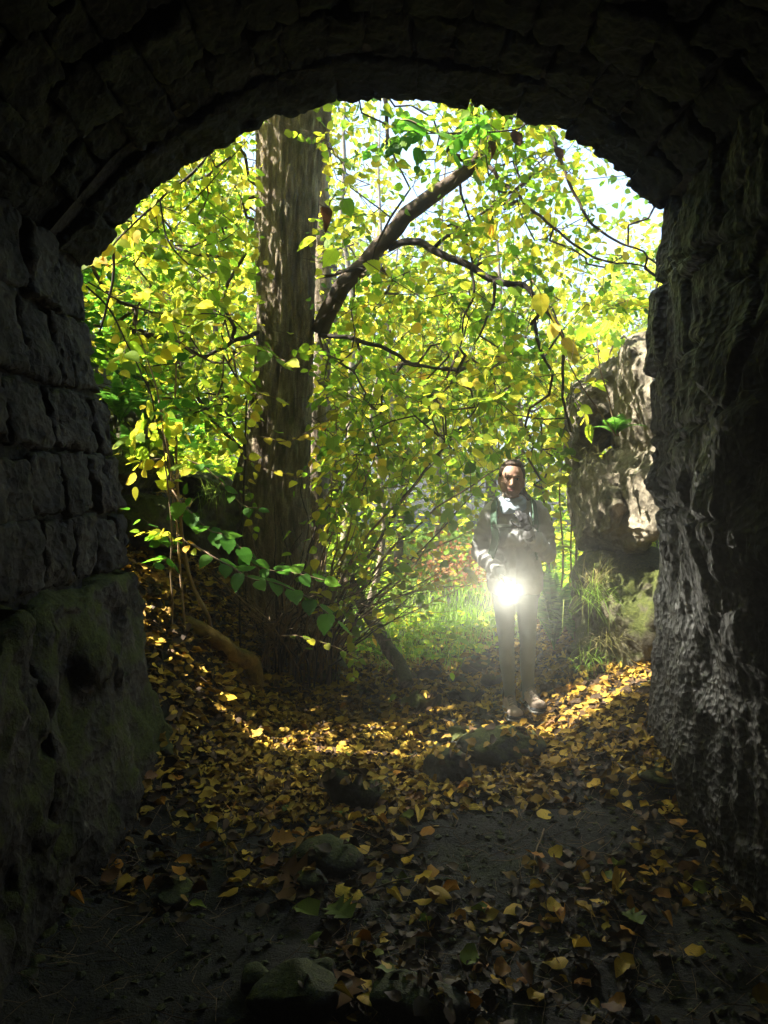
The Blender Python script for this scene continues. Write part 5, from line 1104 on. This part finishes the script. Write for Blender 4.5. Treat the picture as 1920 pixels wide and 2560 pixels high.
def add_ell(bm, c, r, rot=None, seg=20):
    m = Matrix.Translation(Vector(c))@(rot.to_4x4() if rot is not None else Matrix.Identity(4))@Matrix.Diagonal((*r, 1)) 
    bmesh.ops.create_uvsphere(bm, u_segments=seg, v_segments=seg//2+2, radius=1, matrix=m)
def add_cap(bm, a, b, ra, rb, flat=None, seg=16):
    """tapered capsule from a to b; flat=(axis vector, factor) squashes it across that axis"""
    a = Vector(a); b = Vector(b); L = max((b-a).length, 1e-4); z = (b-a)/L; x = z.orthogonal().normalized(); y = z.cross(x); V = []; rings = []
    prof = [(-math.cos(t_)*ra, math.sin(t_)*ra) for t_ in np.linspace(0.15, math.pi/2, 5)]+[(L+math.sin(t_)*rb, math.cos(t_)*rb) for t_ in np.linspace(0, math.pi/2-.15, 5)]
    for h_, r_ in prof:
        ring = []
        for k in range(seg):
            t_ = 2*math.pi*k/seg; v = x*math.cos(t_)*r_+y*math.sin(t_)*r_
            if flat is not None: ax = Vector(flat[0]).normalized(); v = v-ax*v.dot(ax)*(1-flat[1])
            ring.append(bm.verts.new(a+z*h_+v))
        rings.append(ring)
    for i in range(len(rings)-1):
        for k in range(seg): bm.faces.new((rings[i][k], rings[i][(k+1) % seg], rings[i+1][(k+1) % seg], rings[i+1][k]))
    bm.faces.new(rings[0][::-1]); bm.faces.new(rings[-1])
def organic(name, build, voxel, mat, parent, org, smooth_n=6, disp=None):
    bm = bmesh.new(); build(bm); bmesh.ops.recalc_face_normals(bm, faces=bm.faces); me = bpy.data.meshes.new(name+'_src'); bm.to_mesh(me); bm.free()
    ob = bpy.data.objects.new('tmp', me); COL.objects.link(ob); r_ = ob.modifiers.new('r', 'REMESH'); r_.mode = 'VOXEL'; r_.voxel_size = voxel; r_.use_smooth_shade = True
    s_ = ob.modifiers.new('s', 'SMOOTH'); s_.iterations = smooth_n; s_.factor = .6
    dg = bpy.context.evaluated_depsgraph_get(); m2 = bpy.data.meshes.new_from_object(ob.evaluated_get(dg)); bpy.data.objects.remove(ob); m2.name = name
    n = len(m2.vertices); V = np.zeros(n*3, np.float32); m2.vertices.foreach_get('co', V); V = V.reshape(-1, 3).astype(float)
    if disp is not None:
        Nn = np.zeros(n*3, np.float32); m2.vertices.foreach_get('normal', Nn); V = V+Nn.reshape(-1, 3)*disp(V)[:, None]
    V = V-np.array(org); m2.vertices.foreach_set('co', V.astype(np.float32).ravel()); m2.polygons.foreach_set('use_smooth', np.full(len(m2.polygons), True)); m2.update(); m2.materials.clear()
    return link(name, m2, mat, parent)

MAT['skin'] = plain('skin', (0.36, 0.21, 0.15), .55, 120, .1, .08)
MAT['hair'] = plain('dark_brown_hair', (0.045, 0.026, 0.016), .5, 90, .8, .5, streak=(1, 1, .15))
MAT['sweater'] = plain('grey_fleece', (0.46, 0.46, 0.47), .9, 220, .5, .12)
MAT['leggings'] = plain('grey_leggings', (0.20, 0.245, 0.235), .8, 200, .3, .08)
MAT['gaiter'] = plain('pale_blue_cloth', (0.50, 0.60, 0.74), .8, 150, .2, .2)
MAT['strap'] = plain('green_webbing', (0.07, 0.14, 0.09), .75, 180, .4, .2)
MAT['strap_grey'] = plain('grey_webbing', (0.16, 0.19, 0.16), .7, 180, .3, .1)
MAT['shoe'] = plain('beige_suede', (0.42, 0.33, 0.26), .8, 120, .3, .15)
MAT['shoe_dark'] = plain('dark_shoe_mesh', (0.06, 0.065, 0.07), .8, 150, .4, .2)
MAT['sole'] = plain('rubber_sole', (0.30, 0.30, 0.28), .7, 80, .2, .2)
MAT['lace'] = plain('shoe_lace', (0.30, 0.28, 0.24), .8)
MAT['eye_white'] = plain('eye_white', (0.40, 0.38, 0.36), .3); MAT['iris'] = plain('dark_iris', (0.03, 0.02, 0.015), .2)
MAT['lips'] = plain('lips', (0.33, 0.13, 0.11), .5); MAT['metal'] = plain('torch_metal', (0.05, 0.05, 0.055), .35, metallic=.8)
MAT['zip'] = plain('dark_zip', (0.03, 0.03, 0.035), .5)

# head frame: slight tilt to her right
HC = G(1279, 1200); tilt = Matrix.Rotation(R(5), 3, 'Y')@Matrix.Rotation(R(-7), 3, 'Z')
def hp(x, y, z): return HC+tilt@Vector((x, y, z))      # x image right, y away, z up
shL, shR = G(1224, 1290, .01), G(1350, 1284, .01)
elL, elR = G(1200, 1384, .04), G(1367, 1385, -.02)
wrL, wrR = G(1242, 1424, -.13), G(1307, 1325, -.17)
hipL, hipR = G(1260, 1475, .01), G(1317, 1475, .01)
knL, knR = G(1265, 1605, -.01), G(1319, 1605, -.01)
anL, anR = G(1276, 1742, .03), G(1322, 1750, .03)
def hand(bm, w, fwd, palm, s, curl, side):
    """five curled fingers. w wrist, fwd along the hand, palm normal, side = thumb side"""
    fwd = Vector(fwd).normalized(); palm = Vector(palm); palm = (palm-fwd*palm.dot(fwd)).normalized(); lat = fwd.cross(palm)*side
    add_cap(bm, w, w+fwd*.035*s, .022*s, .026*s, (palm, .7)); add_cap(bm, w+fwd*.03*s-lat*.014*s, w+fwd*.068*s-lat*.018*s, .020*s, .015*s, (palm, .8)); add_cap(bm, w+fwd*.03*s+lat*.012*s, w+fwd*.070*s+lat*.016*s, .020*s, .015*s, (palm, .8))
    for k, (off, L) in enumerate([(.027, .066), (.009, .074), (-.009, .069), (-.026, .054)]):
        p = w+fwd*(.074-.004*abs(k-1))*s+lat*off*s; d = fwd.copy(); r_ = .0088*s
        for j, fr in enumerate((.45, .31, .24)):
            ang = curl*(.7 if j == 0 else 1.15); d = (d*math.cos(ang)+palm*math.sin(ang)).normalized(); n_ = p+d*L*fr*s; add_cap(bm, p, n_, r_, r_*.9, seg=10); p = n_; r_ *= .92
            pn = palm; palm_ = palm
        
    p = w+fwd*.025*s+lat*.026*s; d = (fwd*.6+lat*.6+palm*.45).normalized()
    for L in (.034, .028, .022): n_ = p+d*L*s; add_cap(bm, p, n_, .011*s, .0095*s, seg=10); p = n_; d = (d+palm*.45+fwd*.25-lat*.3).normalized()
def body(bm):
    add_ell(bm, hp(0, .012, .028), (.072, .090, .088)); add_ell(bm, hp(0, -.020, -.028), (.056, .066, .080)); add_ell(bm, hp(0, -.045, -.085), (.026, .030, .026))
    add_ell(bm, hp(0, -.060, .030), (.050, .026, .040)); add_cap(bm, hp(0, -.084, .004), hp(0, -.104, -.030), .008, .0125); add_ell(bm, hp(-.011, -.092, -.034), (.008, .010, .007)); add_ell(bm, hp(.011, -.092, -.034), (.008, .010, .007))
    for s in (-1, 1):
        add_ell(bm, hp(.031*s, -.060, -.024), (.021, .018, .018)); add_cap(bm, hp(.012*s, -.083, .026), hp(.044*s, -.068, .024), .0075, .006); add_ell(bm, hp(.074*s, .008, -.010), (.010, .020, .032)); add_cap(bm, hp(.040*s, -.03, -.065), hp(.056*s, .0, -.030), .020, .020)
    add_cap(bm, hp(-.016, -.080, -.056), hp(.016, -.080, -.056), .008, .008); add_cap(bm, hp(-.011, -.079, -.068), hp(.011, -.079, -.068), .009, .009)
    add_cap(bm, hp(0, .012, -.06), G(1285, 1290, .02), .046, .052)
    ch = G(1287, 1330, .02); add_cap(bm, shL, shR, .055, .055, ((0, 1, 0), .8)); add_cap(bm, ch+Vector((-.05, 0, 0)), ch+Vector((.05, 0, 0)), .085, .085, ((0, 1, 0), .75)); add_cap(bm, ch, G(1288, 1450, .02), .085, .08, ((0, 1, 0), .7)); add_cap(bm, hipL, hipR, .075, .075, ((0, 1, 0), .9))
    for a, b_, c in ((shL, elL, wrL), (shR, elR, wrR)): add_cap(bm, a, b_, .045, .036); add_cap(bm, b_, c, .037, .024)
    for a, b_, c in ((hipL, knL, anL), (hipR, knR, anR)): add_cap(bm, a, b_, .070, .044); add_cap(bm, b_, b_.lerp(c, .35)+Vector((0, .012, 0)), .043, .043); add_cap(bm, b_.lerp(c, .35)+Vector((0, .012, 0)), c, .043, .029)
    for c, t_ in ((anL, G(1277, 1795, -.12)), (anR, G(1331, 1800, -.12))): add_cap(bm, c, Vector((c.x, c.y+.01, c.z-.07)), .033, .03); add_cap(bm, Vector((c.x, c.y+.01, c.z-.075)), t_+Vector((0, 0, .01)), .03, .026, ((0, 0, 1), .8))
    # chest hand, closed on the strap; torch hand round the torch
    hand(bm, wrR+Vector((-.005, -.01, .01)), (-.35, -.15, .95), (-.25, .75, .1), .90, .62, 1)
    hand(bm, wrL, (.25, -.15, -.9), (.95, -.1, .3), .88, .75, 1)
organic('body', body, .0045, MAT['skin'], person, PO, 4)
def folds(sc, amp, seed, st=(1, 1, 1)): return lambda V: amp*ridged(V*np.array(st)*sc, 3, seed)+amp*.5*fbm(V*sc*2.2, 2, seed+5)
def sweater(bm):
    ch = G(1287, 1325, .02)
    add_cap(bm, G(1238, 1282, .02), G(1334, 1277, .02), .068, .068, ((0, 1, 0), .85)); add_cap(bm, ch+Vector((-.055, 0, 0)), ch+Vector((.055, 0, 0)), .108, .108, ((0, 1, 0), .82)); add_cap(bm, G(1262, 1350, .02), G(1255, 1450, .01), .095, .090, ((0, 1, 0), .9)); add_cap(bm, G(1312, 1350, .02), G(1318, 1450, .01), .095, .088, ((0, 1, 0), .9))
    add_cap(bm, G(1258, 1440, .01), G(1256, 1462, .01), .098, .090, ((0, 1, 0), .95)); add_cap(bm, G(1318, 1440, .01), G(1322, 1462, .01), .098, .088, ((0, 1, 0), .95))
    add_cap(bm, G(1264, 1265, .03), G(1302, 1262, .03), .055, .055, ((0, 1, 0), .9))
    # blouse over the belt of the strap
    add_cap(bm, G(1255, 1345, -.055), G(1300, 1345, -.055), .05, .045)
    for a, b_, c, k in ((shL, elL, wrL, 0), (shR, elR, wrR, 1)):
        a = a+Vector((.0, 0, .0)); m_ = a.lerp(b_, .5)+Vector((-.012 if k == 0 else .012, 0, 0)); add_cap(bm, a, m_, .055, .051); add_cap(bm, m_, b_, .051, .047); e = b_.lerp(c, .55); add_cap(bm, b_, e, .048, .043); add_cap(bm, e, b_.lerp(c, .93), .045, .034); add_cap(bm, b_.lerp(c, .86), b_.lerp(c, .97), .040, .038)
def sw_disp(V):
    d = .010*ridged(V*np.array([13, 13, 5.0]), 3, 4)+.004*fbm(V*26, 2, 8)
    for a, b_ in ((elL, wrL), (elR, wrR), (shR, elR), (shL, elL)):     # rings of creases along the sleeves
        ax = np.array(b_-a); L = np.linalg.norm(ax); ax = ax/L; q = V-np.array(a); t_ = q@ax; r_ = np.linalg.norm(q-t_[:, None]*ax, axis=1)
        mk = (r_ < .085) & (t_ > 0) & (t_ < L); w_ = .0075*np.sin(t_*130+3*fbm(V*14, 2, 3))*smooth(0, .05, t_)*mk*(1 if (a is elL or a is elR) else .4); d = d+w_
    return d
organic('sweatshirt', sweater, .006, MAT['sweater'], person, PO, 5, sw_disp)
# hem band: open cuff of the sweatshirt
a_ = Acc(); C = []; th = np.linspace(0, 2*math.pi, 60)
cx_ = G(1288, 1470, .01); ring = lambda rx, ry, dz, n: np.array([[cx_.x+rx*math.cos(t_), cx_.y+ry*math.sin(t_), cx_.z+dz+.004*math.sin(t_*7+n)] for t_ in th[:-1]])
rs_ = [ring(.152, .106, .03, 0), ring(.158, .110, 0, 1), ring(.158, .110, -.018, 2), ring(.156, .108, -.030, 3), ring(.150, .10, -.028, 3), ring(.13, .09, .01, 3)]; V = np.concatenate(rs_); fcs = [(i*59+j, i*59+(j+1) % 59, (i+1)*59+(j+1) % 59, (i+1)*59+j) for i in range(5) for j in range(59)]
link('hem', mesh('hem', V, fcs, org=PO), MAT['sweater'], person)
def legs(bm):
    add_cap(bm, hipL, hipR, .088, .088, ((0, 1, 0), .9))
    for a, b_, c in ((hipL, knL, anL), (hipR, knR, anR)): add_cap(bm, a, b_, .076, .048); q = b_.lerp(c, .33)+Vector((0, .014, 0)); add_cap(bm, b_, q, .047, .049); add_cap(bm, q, c+Vector((0, 0, .0)), .048, .032)
def leg_disp(V): return .0022*ridged(V*np.array([12, 12, 30.0]), 2, 14)*(smooth(.62, .5, V[:, 2])+.3)
organic('leggings', legs, .006, MAT['leggings'], person, PO, 4, leg_disp)
def gait(bm):
    for k, (dz, r_, th_) in enumerate([(0, .060, .020), (-.018, .068, .024), (-.038, .074, .022), (.012, .056, .015)]):
        c0 = G(1280, 1253, .012)+Vector((0, 0, dz)); pts = [c0+Vector((r_*math.cos(t_)*1.02, r_*math.sin(t_), -.012*math.sin(t_+k)*-1-.018*(1 if math.sin(t_) < 0 else 0)*abs(math.sin(t_)))) for t_ in np.linspace(0, 2*math.pi, 15)]
        for i in range(14): add_cap(bm, pts[i], pts[i+1], th_, th_, seg=8)
organic('neck_gaiter', gait, .005, MAT['gaiter'], person, PO, 2, lambda V: .005*ridged(V*np.array([14, 14, 38.0]), 2, 3))
def hair(bm):
    add_ell(bm, hp(0, .028, .040), (.081, .090, .088)); add_ell(bm, hp(0, -.004, .098), (.058, .054, .029)); add_cap(bm, hp(-.060, -.020, .066), hp(-.074, .016, .0), .014, .010); add_cap(bm, hp(.060, -.020, .066), hp(.074, .016, .0), .014, .010)
    add_cap(bm, hp(.02, .10, .02), hp(.050, .125, -.03), .028, .026); add_cap(bm, hp(.055, .115, -.03), G(1316, 1245, .05), .028, .024); add_cap(bm, G(1316, 1245, .05), G(1322, 1258, .01), .024, .020); add_cap(bm, G(1322, 1258, .01), G(1328, 1275, -.03), .018, .010)
organic('hair', hair, .0045, MAT['hair'], person, PO, 3, lambda V: .0018*ridged(V*np.array([60, 60, 14.0]), 2, 3))
for s in (-1, 1):
    bm = bmesh.new(); add_ell(bm, hp(.030*s, -.0745, .006)-Vector(PO), (.0115, .009, .0048), seg=12); me = bpy.data.meshes.new('eye'); bm.to_mesh(me); bm.free(); e_ = link('eye', me, MAT['eye_white'], person)
    bm = bmesh.new(); add_ell(bm, hp(.030*s, -.0805, .006)-Vector(PO), (.0058, .004, .0058), seg=10); me = bpy.data.meshes.new('iris'); bm.to_mesh(me); bm.free(); link('iris', me, MAT['iris'], e_)
    a_ = Acc(); tube(a_, [hp(.014*s, -.091, .024), hp(.028*s, -.089, .028), hp(.046*s, -.076, .022)], [.003, .0034, .0015], 6); link('eyebrow', a_.mesh('eyebrow', org=PO), MAT['hair'], person)
    a_ = Acc(); tube(a_, [hp(.017*s, -.0815, .010), hp(.030*s, -.0838, .0145), hp(.043*s, -.0755, .009)], [.0016, .0022, .0014], 6); link('eyelid', a_.mesh('eyelid', org=PO), MAT['hair'], person)
bm = bmesh.new(); add_cap(bm, hp(-.018, -.0875, -.0575)-Vector(PO), hp(.018, -.0875, -.0575)-Vector(PO), .0042, .0042, ((0, 1, 0), .6)); add_cap(bm, hp(-.013, -.0875, -.066)-Vector(PO), hp(.013, -.0875, -.066)-Vector(PO), .0052, .0052, ((0, 1, 0), .6)); me = bpy.data.meshes.new('lips'); bm.to_mesh(me); bm.free(); link('lips', me, MAT['lips'], person)
def glove(bm): hand(bm, wrR+Vector((-.005, -.01, .01)), (-.35, -.15, .95), (-.25, .75, .1), 1.0, .62, 1); add_cap(bm, wrR+Vector((.012, .0, -.03)), wrR+Vector((-.005, -.01, .02)), .031, .029)  # dark shell built over the chest hand
organic('glove', glove, .004, MAT['zip'], person, PO, 2)
# zip of the sweatshirt collar
a_ = Acc(); tube(a_, [G(1293, 1272, -.098), G(1290, 1300, -.105), G(1287, 1335, -.112)], [.0022, .0022, .0018], 6); link('zip', a_.mesh('zip', org=PO), MAT['zip'], person)
# shoes
for (c, toe, sx_) in ((anL, (1277, 1806), -1), (anR, (1333, 1812), 1)):
    gz = H(c.x, c.y); t_ = G(*toe, -.15); base_z = max(gz, G(*toe).z-.02); t_ = Vector((t_.x, t_.y, base_z)); hz = Vector((c.x, c.y+.045, base_z))
    def shoe(bm):
        add_cap(bm, hz+Vector((0, 0, .040)), t_+Vector((0, .02, .034)), .036, .036, ((0, 0, 1), .9)); add_ell(bm, t_+Vector((0, .0, .040)), (.050, .056, .034)); add_cap(bm, hz+Vector((0, -.005, .05)), hz+Vector((0, -.03, .105)), .040, .040); add_cap(bm, hz+Vector((0, -.05, .07)), t_+Vector((0, .06, .045)), .034, .030)
    sh = organic('shoe', shoe, .0045, MAT['shoe'], person, PO, 3)
    def collar(bm): add_cap(bm, hz+Vector((0, -.012, .085)), hz+Vector((0, -.035, .125)), .044, .042); add_cap(bm, hz+Vector((0, -.062, .084)), hz+Vector((0, -.09, .062)), .024, .022)
    organic('collar', collar, .0045, MAT['shoe_dark'], sh, PO, 2)
    def sole(bm):
        add_cap(bm, hz+Vector((0, .01, .008)), t_+Vector((0, .02, .008)), .042, .046, ((0, 0, 1), .42)); add_ell(bm, t_+Vector((0, -.004, .010)), (.057, .062, .020))
    organic('sole', sole, .0045, MAT['sole'], sh, PO, 2)
    def toecap(bm): add_ell(bm, t_+Vector((0, -.012, .024)), (.0535, .050, .024))
    organic('toe_cap', toecap, .0045, MAT['shoe_dark'], sh, PO, 2)
    a_ = Acc()
    for k in range(5):
        f_ = k/4; m_ = hz.lerp(t_, .38+.36*f_)+Vector((0, 0, .106-.030*f_)); tube(a_, [m_+Vector((-.026, .01, -.006)), m_+Vector((0, -.003, .006)), m_+Vector((.026, -.012, -.006))], [.003, .003, .003], 5); tube(a_, [m_+Vector((.026, .01, -.006)), m_+Vector((0, -.004, .009)), m_+Vector((-.026, -.012, -.006))], [.003, .003, .003], 5)
    link('laces', a_.mesh('laces', org=PO), MAT['lace'], sh)
    tg = G(c.x/SC+960, 0); a_ = Acc(); m_ = hz+Vector((0, -.068, .128)); tube(a_, [m_, m_+Vector((0, -.004, .022))], [.008, .007], 4); link('tongue_tab', a_.mesh('tongue_tab', org=PO), MAT['shoe'], sh)

# ------------------------------------------------ backpack worn on her back
BO = G(1287, 1360, .20)
pack = empty('backpack', BO, 'green backpack worn by the girl with straps over both shoulders', 'backpack')
def packb(bm): c = G(1287, 1340, .235); add_cap(bm, c+Vector((-.05, 0, .10)), c+Vector((.05, 0, .10)), .085, .085, ((0, 1, 0), .9)); add_cap(bm, c+Vector((-.05, 0, -.10)), c+Vector((.05, 0, -.10)), .09, .09, ((0, 1, 0), .9)); add_cap(bm, c+Vector((-.05, 0, .1)), c+Vector((-.05, 0, -.1)), .085, .09); add_cap(bm, c+Vector((.05, 0, .1)), c+Vector((.05, 0, -.1)), .085, .09)
organic('pack_body', packb, .01, MAT['strap'], pack, BO, 5)
def strap(name, pts, w, th, mat, parent=pack):
    C, _ = spline([Vector(p) for p in pts], [1]*len(pts), .012); T = np.gradient(C, axis=0); T /= np.linalg.norm(T, axis=1)[:, None]; V = []; fcs = []
    ctr = np.array(G(1287, 1340, .02))
    for i, (c, t_) in enumerate(zip(C, T)):
        nn = c-ctr; nn[2] *= .35; nn = nn-t_*np.dot(nn, t_); nn /= np.linalg.norm(nn); s_ = np.cross(t_, nn); V += [c-s_*w/2-nn*th/2, c+s_*w/2-nn*th/2, c+s_*w/2+nn*th/2, c-s_*w/2+nn*th/2]
    for i in range(len(C)-1):
        for k in range(4): fcs.append((i*4+k, i*4+(k+1) % 4, i*4+4+(k+1) % 4, i*4+4+k))
    fcs += [(3, 2, 1, 0), (len(C)*4-4, len(C)*4-3, len(C)*4-2, len(C)*4-1)]
    return link(name, mesh(name, V, fcs, True, org=BO, sharp=40), MAT[mat], parent)
strap('shoulder_strap', [G(1246, 1275, .14), G(1240, 1252, .05), G(1234, 1258, -.03), G(1231, 1285, -.075), G(1230, 1310, -.098), G(1232, 1345, -.105), G(1225, 1385, -.06), G(1222, 1400, .03)], .05, .012, 'strap')
strap('shoulder_strap', [G(1320, 1268, .14), G(1326, 1246, .05), G(1330, 1252, -.03), G(1331, 1280, -.075), G(1331, 1305, -.098), G(1330, 1340, -.105), G(1340, 1380, -.06), G(1345, 1400, .03)], .05, .012, 'strap')
strap('chest_strap', [G(1226, 1312, -.108), G(1250, 1312, -.128), G(1287, 1312, -.135), G(1312, 1313, -.128), G(1334, 1313, -.108)], .020, .008, 'strap_grey')
bk = bmesh.new(); bmesh.ops.create_cube(bk, size=1, matrix=Matrix.Translation(G(1276, 1313, -.142)-Vector(BO))@Matrix.Diagonal((.035, .012, .024, 1))); bmesh.ops.bevel(bk, geom=bk.edges[:], offset=.003, segments=2); me = bpy.data.meshes.new('buckle'); bk.to_mesh(me); bk.free(); link('buckle', me, MAT['zip'], pack)
a_ = Acc(); tube(a_, [G(1319, 1262, -.07), G(1317, 1285, -.105), G(1322, 1300, -.115), G(1326, 1296, -.118)], [.0018]*4, 5); link('cord', a_.mesh('cord', org=BO), MAT['gaiter'], pack)

# ------------------------------------------------ torch
TP = G(1257, 1464, -.235); aim = (Vector((-.05, 0, 1.35))-TP).normalized()
tor = empty('torch', TP, 'switched-on hand torch shining straight towards the tunnel from the hand of the girl', 'torch')
def lathe(name, prof, mat, parent, seg=28, em=False):
    q = aim.to_track_quat('Z', 'Y').to_matrix(); V = []; fcs = []
    for h_, r_ in prof: V += [q@Vector((r_*math.cos(t_), r_*math.sin(t_), h_)) for t_ in np.arange(seg)/seg*2*math.pi]
    for i in range(len(prof)-1):
        for k in range(seg): fcs.append((i*seg+k, i*seg+(k+1) % seg, (i+1)*seg+(k+1) % seg, (i+1)*seg+k))
    fcs.append(tuple(range(seg))[::-1]); fcs.append(tuple((len(prof)-1)*seg+k for k in range(seg)))
    return link(name, mesh(name, [tuple(v) for v in V], fcs, True, sharp=35), mat, parent)
lathe('barrel', [(-.16, .013), (-.158, .015), (-.06, .015), (-.045, .019), (-.04, .026), (-.008, .030), (-.006, .028)], MAT['metal'], tor)
lathe('bezel', [(-.012, .0305), (.004, .0315), (.006, .030), (.006, .0275)], MAT['metal'], tor)
m, t, o = M('lit_torch_lens'); e_ = N(t, 'ShaderNodeEmission'); e_.inputs['Color'].default_value = (1, .97, .82, 1); e_.inputs['Strength'].default_value = 120; t.links.new(e_.outputs[0], o.inputs['Surface'])
lathe('lens', [(.0062, .0272), (.0095, .024), (.0112, .012)], m, tor)
spl_ = bpy.data.lights.new('torch_beam', 'SPOT'); spl_.energy = TORCH; spl_.spot_size = R(72); spl_.spot_blend = 1.0; spl_.shadow_soft_size = .03; spl_.color = (1, .95, .80); spo = bpy.data.objects.new('torch_beam', spl_); COL.objects.link(spo); spo.parent = tor; spo.location = aim*.03; spo.rotation_euler = (-aim).to_track_quat('Z', 'Y').to_euler()
# ================================================================== haze added to carry the torch glow
bm = bmesh.new(); bmesh.ops.create_cube(bm, size=1, matrix=Matrix.Translation((0, 69, 6))@Matrix.Diagonal((304, 166, 26, 1)))
me = bpy.data.meshes.new('haze'); bm.to_mesh(me); bm.free(); hz_ = link('haze', me); tag(hz_, 'thin haze added through the wood and tunnel mouth to carry the torch glow', 'haze', kind='stuff')
m = bpy.data.materials.new('haze'); m.use_nodes = True; t = m.node_tree; t.nodes.clear(); o = t.nodes.new('ShaderNodeOutputMaterial'); pv = t.nodes.new('ShaderNodeVolumePrincipled'); pv.inputs['Color'].default_value = (.95, .97, .92, 1); pv.inputs['Density'].default_value = HAZE; pv.inputs['Anisotropy'].default_value = .87
t.links.new(pv.outputs[0], o.inputs['Volume']); hz_.data.materials.append(m)
